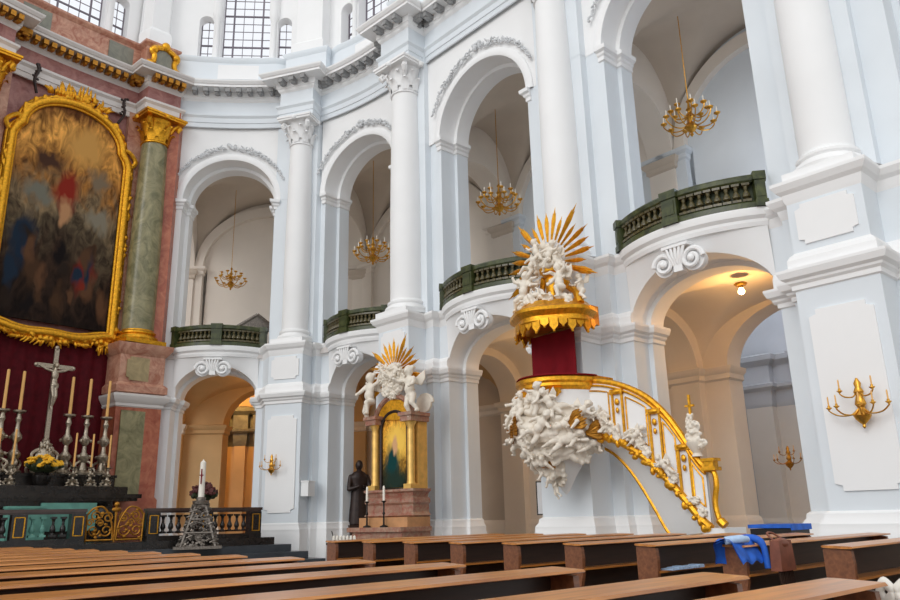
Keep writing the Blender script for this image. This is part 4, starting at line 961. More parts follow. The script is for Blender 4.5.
# ------------------------------------------------------------------ curved stair down from the pulpit (local x along the wall to the right)
st = thing('pulpit_stair', 'curved white and gold pulpit staircase descending to the right', 'stair', (*bays[1].P(0, 0), 0), bays[1].rz())
def stf(knots):
    pts = crom(knots, 10); xs = [p[0] for p in pts]; zs = [p[1] for p in pts]
    return lambda s: float(np.interp(s, xs[::-1] if xs[0] > xs[-1] else xs, zs[::-1] if xs[0] > xs[-1] else zs))
top_f = stf([(5.2, 3.9), (4.6, 3.84), (4.1, 3.68), (3.6, 3.4), (3.2, 3.02), (2.9, 2.6), (2.65, 2.2), (2.45, 1.98), (2.25, 1.95)])
str_f = stf([(5.2, 2.85), (4.7, 2.76), (4.2, 2.58), (3.7, 2.25), (3.3, 1.88), (2.95, 1.5), (2.65, 1.15), (2.4, .95), (2.25, .9)])
def so(s): return -1.22+.1*math.cos((s-3.7)*1.1)-.0    # plan curve of the outer string
S0, S1 = 4.86, 2.45; NS = 36
def sv(u): return S0+(S1-S0)*u
def L2(s, o, z): return (-s, o, z)
mb = MB(); mb.grid(lambda u, v: L2(sv(u), so(sv(u)), str_f(sv(u))+.05+(top_f(sv(u))-str_f(sv(u))-.08)*v), NS, 1)
mb.grid(lambda u, v: L2(sv(u), so(sv(u))+.07, str_f(sv(u))+.05+(top_f(sv(u))-str_f(sv(u))-.08)*v), NS, 1)
mb.build('parapet', M['white'], st)
def inn(u): return (-(5.15-1.5*u), -.66+.1*u)
def wnd(u, v, dz): 
    s = sv(u); a = L2(s, so(s)+.02, 0); b_ = inn(u); return (a[0]*(1-v)+b_[0]*v, a[1]*(1-v)+b_[1]*v, str_f(s)+dz-.1*v)
mb = MB()
mb.grid(lambda u, v: wnd(u, v, -.06), NS, 4); mb.grid(lambda u, v: wnd(u, v, .06), NS, 4)
mb.build('soffit', M['white'], st)
MB().tube([L2(s, so(s)+.035, top_f(s)) for s in [sv(k/40) for k in range(41)]], .065, 8).build('handrail', M['gold'], st)
MB().tube([L2(s, so(s)-.02, top_f(s)-.09) for s in [sv(k/40) for k in range(41)]], .025, 6).build('handrail_bead', M['gold'], st)
rg = random.Random(4); mb = MB(); mb.tube([L2(s, so(s)-.02, str_f(s)) for s in [sv(k/40) for k in range(41)]], .075, 8)
for k in range(40):
    s = sv(k/40); mb.ball(L2(s, so(s)-.06, str_f(s)+rg.uniform(-.12, .05)), (.05+.03*rg.random(), .05, .04+.05*rg.random()), 7, 5)
mb.build('gilded_string', M['gold'], st)
MB().tube([wnd(.08+.92*k/40, 1, -.08) for k in range(41)], .035, 6).build('inner_string', M['gold'], st)
mb = MB()
for k in range(10):
    u0, u1 = .06+.094*k, .06+.094*(k+1); z = str_f(sv((u0+u1)/2))+.2
    q = [wnd(u0, .06, 0), wnd(u1, .06, 0), wnd(u1, .97, 0), wnd(u0, .97, 0)]
    mb.add([(x, y, z-.16) for x, y, _ in q]+[(x, y, z) for x, y, _ in q], [(3, 2, 1, 0), (4, 5, 6, 7), (0, 1, 5, 4), (1, 2, 6, 5), (2, 3, 7, 6), (3, 0, 4, 7)])
mb.build('treads', M['white'], st, smooth=0)
for s in (4.22, 3.42, 2.86):
    z0, z1 = str_f(s)+.12, top_f(s)-.1; mb = MB()
    for dx in (-.11, .11): mb.box((-s+dx-.022, so(s)-.035, z0), (-s+dx+.022, so(s)-.0, z1))
    mb.box((-s-.15, so(s)-.06, z1-.1), (-s+.15, so(s)+.0, z1)); mb.ball((-s, so(s)-.05, z1-.05), (.12, .05, .06)); mb.ball((-s, so(s)-.04, z1-.25), (.05, .03, .07)); mb.ball((-s, so(s)-.04, z1-.42), (.035, .025, .06))
    mb.build('gilded_post', M['gold'], st)
# panel beads
for a, b_ in ((4.9, 4.42), (4.04, 3.6), (3.26, 3.02), (2.72, 2.52)):
    pts = [L2(a+(b_-a)*k/8, so(a+(b_-a)*k/8)-.012, top_f(a+(b_-a)*k/8)-.2) for k in range(9)]+[L2(b_+(a-b_)*k/8, so(b_+(a-b_)*k/8)-.012, str_f(b_+(a-b_)*k/8)+.3) for k in range(9)]
    MB().tube(pts+[pts[0]], .016, 5).build('panel_bead', M['gold'], st)
for k, (s, dz, sc_) in enumerate([(4.62, .34, .75), (4.45, .22, .7), (4.28, .16, .6), (3.98, .28, .55), (3.82, .2, .6), (3.66, .16, .5), (3.24, .26, .5), (3.12, .18, .5), (2.74, .2, .45), (2.6, .16, .4)]):
    link('sculpted_cloud', CLD[k % 3], st, rotm(L2(s, so(s)-.03, str_f(s)+dz), 0, .8*k, 0, sc_*.75))
for k, (s, dz) in enumerate([(4.55, .34), (3.86, .28), (3.18, .26)]):
    link('putto', PUT[(k+1) % 4], st, rotm(L2(s, so(s)-.12, str_f(s)+dz), .2, .9 if k % 2 else -.6, .3, .6))
# newel: gilded scroll with urn and sculpture, and the plinth at its foot
nx = -2.34; ny = so(2.4)-.02
MB().tube(crom([(nx+.16, ny, 1.02), (nx+.06, ny, 1.14), (nx+.02, ny, 1.4), (nx+.08, ny, 1.7), (nx+.05, ny, 1.92), (nx-.12, ny, 1.97)], 6), [.08]*6+[.05]*12+[.05]*12+[.05], 8).build('gilded_newel', M['gold'], st)
MB().box((nx-.12, ny-.1, 1.94), (nx+.14, ny+.13, 2.0)).box((nx-.08, ny-.07, 2.0), (nx+.1, ny+.1, 2.1)).box((nx-.12, ny-.1, 2.1), (nx+.14, ny+.13, 2.15)).build('newel_cap', M['gold'], st)
MB().lathe([(.1, 2.2), (.07, 2.26), (.16, 2.4), (.17, 2.46), (.05, 2.5)], 12, Matrix.Translation((nx-.25, ny+.05, .0))).build('urn', M['sculpt'], st)
for k, (dx, z, s) in enumerate([(-.28, 2.55, .5), (-.22, 2.72, .45), (-.3, 2.86, .32), (-.1, 2.42, .35)]): link('sculpted_cloud', CLD[k % 3], st, rotm((nx+dx, ny, z), 0, k, 0, s))
MB().box((nx-.29, ny-.02, 2.85), (nx-.25, ny+.02, 3.3)).box((nx-.36, ny-.02, 3.08), (nx-.18, ny+.02, 3.12)).build('gold_finial', M['gold'], st)
MB().box((-2.75, -1.28, 0), (-2.2, -.45, .86)).box((-2.6, -1.24, .86), (-2.2, -.5, .98)).build('plinth', M['white'], st)
# framed notice hanging on the pier side, left of the pulpit
nb = thing('framed_notice', 'dark framed notice on the aisle wall beside the pulpit pier', 'notice', unproj(542, 498, 20.3), bays[2].rz()+.5)
MB().box((-.14, -.03, -.42), (.14, .03, .42)).build('frame', M['iron'], nb); MB().box((-.11, -.035, -.39), (.11, -.03, .39)).build('sheet', M['aisle'], nb)

# ------------------------------------------------------------------ altarpiece: canvas in a carved gilded frame (local x right, -y to the nave)
pic = thing('altarpiece', 'tall arched altar painting of dim figures and golden clouds in a carved gold frame', 'painting', altar.T(3.4, .05, 0), altar.rz())
HW, ZB, ZS, ZT = 1.72, 7.35, 13.2, 14.75
def outline(w, zb, zs, zt, n=22):
    p = [(w, zb), (w, zs)]
    # shoulders, then the arch
    p += [(w-.1, zs+.28), (w-.26, zs+.5)]
    w2 = w-.26; z2 = zs+.5
    p += [(w2*math.cos(PI/2*k/n), z2+(zt-z2)*math.sin(PI/2*k/n)) for k in range(1, n+1)]
    return p+[(-x, z) for x, z in reversed(p[:-1])]
o = MB().prism(outline(HW, ZB, ZS, ZT), .0, .04).build('canvas', M['canvas'], pic, smooth=0)
def frame_path(d): 
    p = outline(HW+d, ZB-d, ZS, ZT+d)
    bot = [(-HW-d, ZB-d)]+[(-HW-d+(2*HW+2*d)*k/16, ZB-d-.16*math.sin(PI*k/16)**2-.1*math.sin(2*PI*k/16)**2) for k in range(1, 16)]
    return p+bot
for nm, d, r, y in (('frame_inner', .05, .06, -.06), ('frame_moulding', .17, .13, -.1), ('frame_outer', .3, .07, -.05)):
    fp = [(x, y, z) for x, z in frame_path(d)]
    MB().tube(fp+[fp[0]], r, 8, cap=False).build(nm, M['gold'], pic, 60)
rf = random.Random(11); mb = MB()
fp = frame_path(.24)
for k in range(len(fp)):
    a, b_ = Vector((*fp[k], 0)), Vector((*fp[(k+1) % len(fp)], 0)); n = max(1, int((b_-a).length/.16))
    for q in range(n):
        c = a.lerp(b_, (q+.5)/n); dd = (b_-a).normalized()
        R = Matrix.Rotation(rf.uniform(-1, 1), 4, 'Y')
        mb.ball((c.x+rf.uniform(-.07, .07), -.13-rf.random()*.06, c.y+rf.uniform(-.07, .07)), (.05+.05*rf.random(), .05, .07+.07*rf.random()), 7, 5, R)
mb.tube([(x, -.1, z) for x, z in fp]+[(fp[0][0], -.1, fp[0][1])], .08, 6)
link('frame_carving', remeshed(mb, 'frame_carving', M['gold'], .035, 1), pic)
def crest(w, h, n, seed, up=1):
    r = random.Random(seed); mb = MB()
    for k in range(n):
        u = r.uniform(-1, 1); hh = h*(1-abs(u))**.7
        x = u*w; L = .1+hh*r.random()
        mb.tube(crom([(x, -.05, 0), (x+u*.06, -.14, up*L*.5), (x+u*.16+r.uniform(-.08, .08), -.1, up*L)], 4), [.05]*4+[.04, .04, .03, .02, .015], 6)
    for k in range(10): mb.ball((r.uniform(-w, w)*.6, -.12, up*r.random()*h*.4), r.uniform(.06, .12), 8, 6)
    return mb
crest(1.0, .75, 60, 3).build('crest', M['gold'], pic).location = (0, 0, ZT+.28)
crest(1.1, .22, 60, 8, -1).build('lower_carving', M['gold'], pic).location = (0, 0, ZB-.5)
for sg in (-1, 1):
    crest(.32, .5, 22, 5+sg, -1).build('corner_carving', M['gold'], pic).location = (sg*1.6, 0, ZB-.35)
    MB().tube(crom([(sg*1.98, -.08, ZS+.1), (sg*2.1, -.12, ZS+.35), (sg*1.85, -.14, ZS+.62), (sg*1.65, -.12, ZS+.6), (sg*1.7, -.14, ZS+.4)], 6), .08, 7).build('shoulder_scroll', M['gold'], pic)
    tb = MB(); tb.tube(crom([(sg*1.35, -.1, ZT+.05), (sg*1.5, -.2, ZT+.45), (sg*1.42, -.22, ZT+.8), (sg*1.5, -.2, ZT+1.05)], 5), [.05]*15+[.02], 6)
    for q in range(8): tb.ball((sg*1.46+rf.uniform(-.1, .1), -.2, ZT+.4+q*.09), (.06, .04, .05), 6, 4)
    tb.build('dark_leaf_branch', M['bronze'], pic)

# red hanging behind the altar
hg = MB().grid(lambda u, v: altar.T(1.35+4.4*u, .2+.03*math.sin(u*70), 1.2+5.95*v), 90, 4)
hg = hg.build('wall_hanging', M['velvet'], None, 60); tag(hg, 'dark red damask hanging behind the crucifix under the altar painting', 'hanging')

# ------------------------------------------------------------------ high altar of black marble with gradines
def AL(m, o, z): return altar.T(m, o, z)
al = thing('high_altar', 'black marble high altar with stepped shelves and teal panels', 'altar', AL(3.6, -.9, .84), altar.rz())
bx = lambda *a: MB().box(*a)
bx((-1.9, -1.0, 0), (1.9, .4, .9)).build('altar_block', M['black'], al, smooth=0)
bx((-2.6, -1.1, 1.18), (2.6, .2, 1.3)).box((-2.5, -1.05, 1.1), (2.5, .2, 1.18)).build('altar_slab', M['black'], al, smooth=0)
bx((-1.8, -.98, .9), (1.8, .3, 1.12)).build('altar_neck', M['black'], al, smooth=0)
bx((-2.3, -.8, 1.3), (2.3, .6, 1.52)).build('lower_shelf', M['black'], al, smooth=0)
bx((-2.15, -.2, 1.52), (2.15, .6, 1.86)).box((-2.2, -.25, 1.8), (2.2, .6, 1.88)).build('upper_shelf', M['black'], al, smooth=0)
bx((-.2, -1.08, .3), (1.3, -1.0, 1.05)).build('teal_front_panel', M['teal'], al, smooth=0)
for x in (-1.7, 1.5):
    MB().lathe([(.2, 0), (.22, .1), (.12, .2), (.2, .5), (.24, .8), (.14, .95), (.24, 1.08)], 14, Matrix.Translation((x, -.9, 0))).build('altar_baluster', M['black'], al)
# crucifix
cz = 2.72
cr = thing('crucifix', 'tall silver crucifix on an ornate base in the middle of the altar', 'crucifix', AL(3.44, -.8, cz), altar.rz()); cr.scale = (.84, .84, .93)
rs = random.Random(2); mb = MB().lathe([(.42, 0), (.44, .1), (.36, .16), (.3, .5), (.34, .56), (.2, .8), (.22, .86), (.12, .98), (.14, 1.04), (.06, 1.1)], 16, sy=.7)
for k in range(70):
    a = rs.uniform(PI, 2*PI); z = rs.uniform(.05, .95); r = .42-.26*z; mb.ball((r*math.cos(a), r*math.sin(a)*.75-.03, z), (rs.uniform(.03, .08), .05, rs.uniform(.03, .09)), 7, 5)
for sg in (-1, 1): mb.tube(crom([(sg*.2, -.05, .75), (sg*.42, -.05, .6), (sg*.38, -.05, .3), (sg*.55, -.05, .15), (sg*.5, -.05, .02)], 5), .055, 7)
mb.build('base', M['silver'], cr)
bx((-.075, -.04, 1.05), (.075, .04, 3.95), None).box((-.62, -.04, 3.3), (.62, .04, 3.44)).ball((0, 0, 3.98), .08).ball((.64, 0, 3.37), .07).ball((-.64, 0, 3.37), .07).build('cross', M['silver'], cr)
mb = MB(); mb.ball((.02, -.12, 3.4), (.075, .085, .1)); mb.ball((.02, -.2, 3.385), (.014, .02, .02)); mb.capsule((0, -.1, 3.3), (0, -.1, 3.24), .045, .06)
mb.ball((0, -.12, 3.08), (.12, .085, .17)); mb.ball((0, -.11, 2.88), (.1, .08, .13)); mb.ball((0, -.12, 2.76), (.12, .1, .1)); mb.ball((.1, -.12, 2.74), (.06, .06, .1))
for sg in (-1, 1):
    mb.capsule((sg*.1, -.11, 3.2), (sg*.32, -.09, 3.25), .048, .04); mb.capsule((sg*.32, -.09, 3.25), (sg*.55, -.07, 3.36), .038, .025); mb.ball((sg*.57, -.06, 3.37), (.035, .02, .03))
    mb.capsule((sg*.05, -.12, 2.7), (sg*.05+.03, -.19, 2.4), .07, .05); mb.capsule((sg*.05+.03, -.19, 2.4), (sg*.02, -.1, 2.08), .048, .03); mb.capsule((sg*.02, -.1, 2.08), (sg*.02, -.16, 2.0), .028, .02)
link('corpus', remeshed(mb, 'corpus', M['silver'], .014, 1), cr)
# candlesticks
def candlestick(h, ch, r, mt):
    t = thing('altar_candlestick', '', 'candlestick')
    q = h/1.5
    mb = MB().lathe([(.2*r, 0), (.21*r, .05*q), (.12*r, .12*q), (.08*r, .3*q), (.14*r, .38*q), (.16*r, .46*q), (.07*r, .56*q), (.05*r, .72*q), (.11*r, .8*q), (.13*r, .9*q), (.06*r, 1.0*q), (.045*r, 1.2*q), (.08*r, 1.28*q), (.05*r, 1.38*q), (.05*r, 1.44*q)], 12)
    for k in range(3):
        a = k*2*PI/3+.5; ca, sa = math.cos(a), math.sin(a)
        mb.tube(crom([(ca*.1*r, sa*.1*r, .34*q), (ca*.24*r, sa*.24*r, .24*q), (ca*.18*r, sa*.18*r, .1*q), (ca*.28*r, sa*.28*r, 0)], 4), .035*r, 6); mb.ball((ca*.14*r, sa*.14*r, .85*q), .045*r, 6, 4); mb.ball((ca*.16*r, sa*.16*r, .45*q), .05*r, 6, 4)
    mb.build('stick', mt, t)
    MB().lathe([(.03*r, 1.4*q), (.15*r, 1.46*q), (.16*r, 1.5*q), (.04*r, 1.49*q)], 12).build('drip_pan', mt, t)
    MB().lathe([(.04*r, h), (.036*r, h+ch), (.008, h+ch+.02)], 8).build('candle', M['wax'], t)
    return t
tall = candlestick(1.75, 1.12, 1.15, M['silver'])
def m_at(px, py, o):
    """place along the altar wall of a measured bearing"""
    v = np.array([px-450, -(py-300), -F]); r, f = v@rtv, v@fwv
    n = altar.n; k = ((altar.p0+n*o)@n)/(n@np.array([r, f])); return float((np.array([r, f])*k-altar.p0-n*o)@altar.t)
TL = [(14, 460, 'tall silver candlestick second from the left edge on the altar shelf'), (1, 455, 'tall silver candlestick cut by the left picture edge'), (68, 460, 'first tall silver candlestick right of the crucifix'), (86, 462, 'middle one of three tall silver candlesticks right of the crucifix'), (105, 463, 'tall silver candlestick nearest the green marble panel')]
TL[0] = (17, 455, 'tall silver candlestick directly left of the crucifix'); TL[1] = (0, 455, 'tall silver candlestick cut by the left picture edge')
for k, (px, py, lab) in enumerate(TL):
    o = tall if k == 0 else copy_tree(tall); o['label'] = lab; m = m_at(px, py, -.85); o.location = AL(m, -.85, cz); o.rotation_euler = (0, 0, altar.rz()+k)
    o['group'] = 'tall silver altar candlesticks'
small = candlestick(.55, .95, .75, M['silver'])
for k, (px, py, lab) in enumerate([(14, 472, 'small silver candlestick in front of the shelf, left of the crucifix'), (76, 474, 'small silver candlestick nearest the flowers on the right'), (93, 474, 'small silver candlestick between two others on the altar slab'), (110, 474, 'small silver candlestick at the right end of the altar slab'), (-2, 470, 'small silver candlestick at the very left edge of the picture')]):
    o = small if k == 0 else copy_tree(small); o['label'] = lab; m = m_at(px, py, -1.4); o.location = AL(m, -1.44, .84+1.52); o.rotation_euler = (0, 0, altar.rz()+k*.7)
    o['group'] = 'small altar candlesticks'
# yellow flowers
def bouquet(lab, name, loc, s, pet, n, seed, vase):
    r = random.Random(seed); t = thing(name, lab, 'flowers', loc); t.scale = (s,)*3
    MB().lathe([(.12, 0), (.2, .1), (.22, .25), (.14, .36), (.18, .42)], 14).build('vase', vase, t)
    lf = MB(); fl = MB()
    for e in range(5): fl.ball((.045*math.cos(e*1.257), .045*math.sin(e*1.257), .01), (.045, .045, .035), 6, 4)
    fl.ball((0, 0, .02), .03, 6, 4); fm = fl.mesh('bloom', pet)
    for k in range(n):
        a = r.uniform(0, 2*PI); q = math.sqrt(r.random())*.42; z = .42+.34*math.sqrt(max(0, 1-(q/.45)**2))*r.uniform(.3, 1)
        p = Vector((q*math.cos(a), q*math.sin(a), z))
        link('bloom', fm, t, rotm(p, r.uniform(-.6, .6), r.uniform(-.6, .6), a))
        lf.ball(p*.85+Vector((r.uniform(-.08, .08), r.uniform(-.08, .08), .02)), (.1, .03, .06), 6, 4, Matrix.Rotation(a, 4, 'Z'))
    lf.ball((0, 0, .5), (.36, .36, .2)); lf.build('leaves', M['leaf'], t); return t
m = m_at(47, 462, -1.42); bouquet('yellow flowers in a dark vase at the foot of the crucifix', 'flower_arrangement', AL(m, -1.42, .84+1.52), 1.12, M['yellow'], 60, 3, M['black'])
# teal cloth-covered block beside the altar front
tc = thing('teal_panel', 'small teal stone box standing before the altar front at left', 'box', AL(m_at(27, 498, -1.9), -2.15, .84), altar.rz())
bx((-.48, -.15, 0), (.48, .15, .92)).build('block', M['teal'], tc, smooth=0); bx((-.5, -.17, .9), (.5, .17, .96)).build('top', M['teal'], tc, smooth=0)

# ------------------------------------------------------------------ communion rail with gilded gate
RAILZ = .84
gate_a = 4.1  # centre of the gate along the rail
def RM(a, o, z): x, y = SP(a, o); return Matrix(((-sd[0], -sn[0], 0, x), (-sd[1], -sn[1], 0, y), (0, 0, 1, z), (0, 0, 0, 1)))
rrz = math.atan2(-sd[1], -sd[0])
RB2 = baluster_mesh(.48, .075, M['black'], 'baluster'); RB3 = baluster_mesh(.48, .075, M['teal'], 'baluster')
for lab, a0, a1, npil in (('right length of the black marble communion rail by the chancel steps', .05, gate_a-.78, 3), ('left length of the black marble communion rail before the altar', gate_a+.78, 9.2, 4)):
    t = thing('communion_rail', lab, 'balustrade', (*SP((a0+a1)/2, 0), RAILZ), rrz); h = (a1-a0)/2
    bx((-h, -.2, 0), (h, .2, .12)).build('plinth', M['black'], t, smooth=0); bx((-h, -.15, .72), (h, .15, .76)).box((-h-.02, -.19, .76), (h+.02, .19, .84)).build('top_rail', mat('brown_black_marble', (70, 54, 48), .25, var=.3, scale=3) if a0 < 1 else bpy.data.materials['brown_black_marble'], t, smooth=0)
    for k in range(npil):
        x = -h+.16+(2*h-.32)*k/(npil-1)
        bx((x-.17, -.16, .12), (x+.17, .16, .72)).build('pilaster', M['black'], t, smooth=0)
        mb = MB()
        for (u0, v0, u1, v1) in ((-.12, .18, .12, .2), (-.12, .64, .12, .66), (-.12, .18, -.095, .66), (.095, .18, .12, .66)): mb.box((x+u0, -.175, v0), (x+u1, -.155, v1))
        mb.build('gilded_border', M['gold'], t, smooth=0)
        if k < npil-1:
            x2 = -h+.16+(2*h-.32)*(k+1)/(npil-1); n = max(3, int((x2-x-.4)/.19))
            for q in range(n): link('baluster', RB3 if (a0 > 2 and k == 2 and q < 2) else RB2, t, Matrix.Translation((x+.2+(x2-x-.4)*(q+.5)/n, 0, .18)))
gt = thing('altar_gate', 'golden scrolled gate in the communion rail', 'gate', (*SP(gate_a, 0), RAILZ), rrz)
for sg in (-1, 1):
    mb = MB()
    def vol(cx, cz, r, turns, s, st_=0):
        mb.tube([(cx+s*r*(1-.75*k/24)*math.cos(st_+2*PI*turns*k/24), 0, cz+r*(1-.75*k/24)*math.sin(st_+2*PI*turns*k/24)) for k in range(25)], .022, 5)
    vol(sg*.2, .62, .15, 1.4, sg); vol(sg*.5, .66, .13, 1.4, -sg); vol(sg*.22, .3, .16, 1.4, -sg, PI); vol(sg*.53, .3, .15, 1.4, sg, PI); vol(sg*.38, .48, .1, 1.3, sg); vol(sg*.62, .5, .09, 1.3, -sg)
    mb.tube(crom([(sg*.04, 0, .06), (sg*.1, 0, .5), (sg*.3, 0, .86), (sg*.55, 0, .86), (sg*.7, 0, .7)], 6), .026, 6); mb.tube([(sg*.7, 0, .02), (sg*.72, 0, .72)], .028, 6); mb.tube([(sg*.04, 0, .06), (sg*.7, 0, .06)], .026, 6)
    for k in range(12):
        mb.ball((sg*random.uniform(.08, .66), -.02, random.uniform(.1, .84)), (.05, .02, .035), 6, 4)
    mb.build('gate_leaf', M['oldgold'], gt)
MB().tube([(0, 0, .02), (0, 0, .95)], .035, 8).ball((0, 0, .95), .07).ball((0, -.02, .82), (.12, .03, .06)).build('centre_post', M['oldgold'], gt)
# paschal candle on its pierced silver pyramid
x, y, z = unproj(199, 530, 22.2)
pc = thing('paschal_candle_stand', 'tapering pierced silver candle stand before the communion rail', 'candle stand', (x, y, .64), .3)
mb = MB(); rp = random.Random(6)
cn = lambda z: .52-.36*min(1, z/1.05)
for k in range(4):
    a = PI/4+k*PI/2; mb.tube([(math.cos(a)*cn(zz)*1.2, math.sin(a)*cn(zz)*1.2, zz) for zz in [q*.105 for q in range(11)]], .035, 5)
for k in range(330):
    zz = rp.random()*1.05; s = rp.randrange(4); u = rp.uniform(-1, 1); r = cn(zz)*.85; p = [(u*r, -r), (r, u*r), (u*r, r), (-r, u*r)][s]
    mb.tube(crom([(p[0], p[1], zz), (p[0]+rp.uniform(-.1, .1), p[1]+rp.uniform(-.04, .04), zz+.07), (p[0]+rp.uniform(-.12, .12), p[1], zz+.02)], 3), .02, 5)
for zz in (0, .38, .72, 1.05): r = cn(zz)*.9; mb.tube([(-r, -r, zz), (r, -r, zz), (r, r, zz), (-r, r, zz), (-r, -r, zz)], .03, 5)
mb.build('pierced_stand', M['darksilver'], pc)
bx((-.6, -.6, -.02), (.6, .6, .05)).build('foot', M['darksilver'], pc)
MB().lathe([(.1, 1.05), (.2, 1.12), (.22, 1.2), (.12, 1.22), (.12, 1.3)], 14).build('socket', M['darksilver'], pc)
pcan = thing('paschal_candle', 'thick white candle with red mark on the silver stand', 'candle', (x, y, .64+1.22))
MB().lathe([(.08, 0), (.075, 1.0), (.03, 1.04), (.006, 1.08)], 16).build('wax', M['whitewax'], pcan)
bx((-.015, -.102, .42), (.015, -.085, .82)).box((-.05, -.1, .64), (.05, -.08, .67)).build('red_cross', M['redcloth'], pcan, smooth=0)
x, y, z = unproj(204, 493, 24.2)
db = bouquet('dark maroon round flower arrangement behind the white candle', 'dark_flower_arrangement', (x, y, z-.6), 1.0, M['maroon'], 90, 9, M['bronze']); db.scale = (.85, .85, 1.15)
fs = bx((-.18, -.18, 0), (.18, .18, z-.6-.84)).box((-.24, -.24, 0), (.24, .24, .12)).build('flower_pedestal', M['black'], None, smooth=0); fs.location = (x, y, .84); tag(fs, 'black pedestal under the dark maroon flowers', 'pedestal')
# white box on the pier
x, y = piers[4].P(-.74, -.3)
wb = thing('wall_box', 'small white box mounted on the side of the pier beside the side altar bay', 'wall box', (x, y, 2.0), piers[4].rz()+PI/2-.0)
bx((-.22, -.2, 0), (.22, .06, .45)).build('body', M['white'], wb, smooth=0); bx((-.24, -.22, .43), (.24, .06, .47)).build('lid', M['white'], wb, smooth=0)

# ------------------------------------------------------------------ gilded side altar on the middle pier
pf = piers[3]; sa_rz = pf.rz()+.06
sa = thing('side_altar', 'small gilded side altar with a painting between columns and red marble base', 'side altar', (*pf.P(-.58, -.72), 0), sa_rz)
mb = MB().box((-.95, -.95, .0), (.85, .1, .95)).box((-1.05, -1.05, .95), (.9, .1, 1.06)); mb.build('mensa', M['altarstone'], sa, smooth=0)
bx((-.9, -.75, 1.06), (.85, .1, 1.3)).build('step', mat('warm_altar_stone', (190, 140, 96), .4, var=.2, scale=4), sa, smooth=0)
MB().sweep([(-.85, .1), (-.85, -.5), (-.42, -.5), (-.3, -.4), (.3, -.4), (.42, -.5), (.82, -.5), (.82, .1)], [(0, 1.3), (.06, 1.34), (.0, 1.42), (.0, 1.6), (.05, 1.66), (.05, 1.74), (-.03, 1.8), (0, 1.9), (.07, 1.94), (.07, 2.0), (-.6, 2.0)]).build('predella', M['altarstone'], sa)
bx((-.75, -.25, 2.0), (.78, .1, 3.75)).build('back_body', mat('pale_gilding', (226, 182, 100), .4, .45, var=.15, scale=6), sa, smooth=0)
def aout(w, z0, zs, n=16): return [(-w, z0), (w, z0), (w, zs)]+[(w*math.cos(PI*k/n), zs+w*math.sin(PI*k/n)) for k in range(1, n)]+[(-w, zs)]
MB().prism(aout(.46, 2.05, 3.55), -.32, -.22).build('painting', M['canvas2'], sa, smooth=0)
fp = [(x, -.34, z) for x, z in aout(.5, 2.0, 3.55)]; MB().tube(fp+[fp[0]], .05, 7, cap=False).build('painting_frame', M['bronze'], sa)
for sg in (-1, 1):
    MB().box((sg*.66-.13, -.55, 2.0), (sg*.66+.13, -.2, 2.12)).lathe([(.12, 2.12), (.1, 2.2), (.1, 3.5), (.09, 3.56), (.16, 3.72)], 14, Matrix.Translation((sg*.66, -.4, 0))).build('gilded_column', bpy.data.materials['pale_gilding'], sa)
    bx((sg*.66-.2, -.6, 3.72), (sg*.66+.2, .1, 3.9)).box((sg*.66-.24, -.64, 3.86), (sg*.66+.24, .1, 3.95)).build('entablature_block', M['altarstone'], sa, smooth=0)
MB().prism(aout(.62, 3.75, 3.76)[2:-1]+[(-.62, 4.3), (-.4, 4.8), (.4, 4.8), (.62, 4.3)][:0], -.36, .1).build('pediment', M['gold'], sa)
MB().tube([(.72*math.cos(a), -.36, 3.74+.72*math.sin(a)) for a in [PI*k/16 for k in range(17)]], .07, 7).build('pediment_arch', M['altarstone'], sa)
rays(sa, -.05, -.3, 5.12, -2.2, 2.2, 21, .3, 1.2)
for k, (x, z, s) in enumerate([(-.05, 5.1, .8), (-.3, 5.0, .6), (.22, 5.02, .65), (-.15, 4.85, .6), (.12, 4.82, .6), (.42, 4.85, .5), (-.45, 4.9, .4), (0, 4.62, .7), (-.25, 4.66, .55), (.27, 4.64, .55), (0, 4.48, .5)]): link('sculpted_cloud', CLD[k % 3], sa, rotm((x, -.42, z), 0, k, 0, s))
for k, (x, y, z, s, ry) in enumerate([(-.78, -.5, 4.4, 1.55, .0), (.76, -.5, 4.4, 1.55, -.1), (.2, -.55, 5.0, .7, .6), (-.2, -.55, 5.1, .65, -.6)]): link('putto', PUT[(k*2+1) % 4], sa, rotm((x, y, z), 0, ry, 0, s))
spm = MB()
for sg in (-1, 1): spiral(spm, sg*.0+.78, 4.22, .24, 1.5, sg, .05, .07)
spm.lathe([(0, -.04), (.25, -.04), (.26, .04), (0, .06)], 16, Matrix.Translation((.78, .02, 4.22)) @ Matrix.Rotation(PI/2, 4, 'X')); spm.build('volute', M['sculpt'], sa)
sp = lambda dx, dy: (pf.P(-.58, -.72)[0]+math.cos(sa_rz)*dx-math.sin(sa_rz)*dy, pf.P(-.58, -.72)[1]+math.sin(sa_rz)*dx+math.cos(sa_rz)*dy)
for k, (dx, lab) in enumerate([(-.5, 'dark iron candlestick with white candle at left on the side altar'), (.12, 'dark iron candlestick with white candle in the middle of the side altar')]):
    x, y = sp(dx, -.85); t = thing('iron_candlestick', lab, 'candlestick', (x, y, 1.06))
    MB().lathe([(.1, 0), (.1, .03), (.025, .06), (.02, .3), (.04, .34), (.02, .38), (.02, .6), (.07, .64), (.02, .66)], 10).build('stick', M['iron'], t); MB().lathe([(.032, .64), (.03, 1.0), (.006, 1.03)], 8).build('candle', M['whitewax'], t)
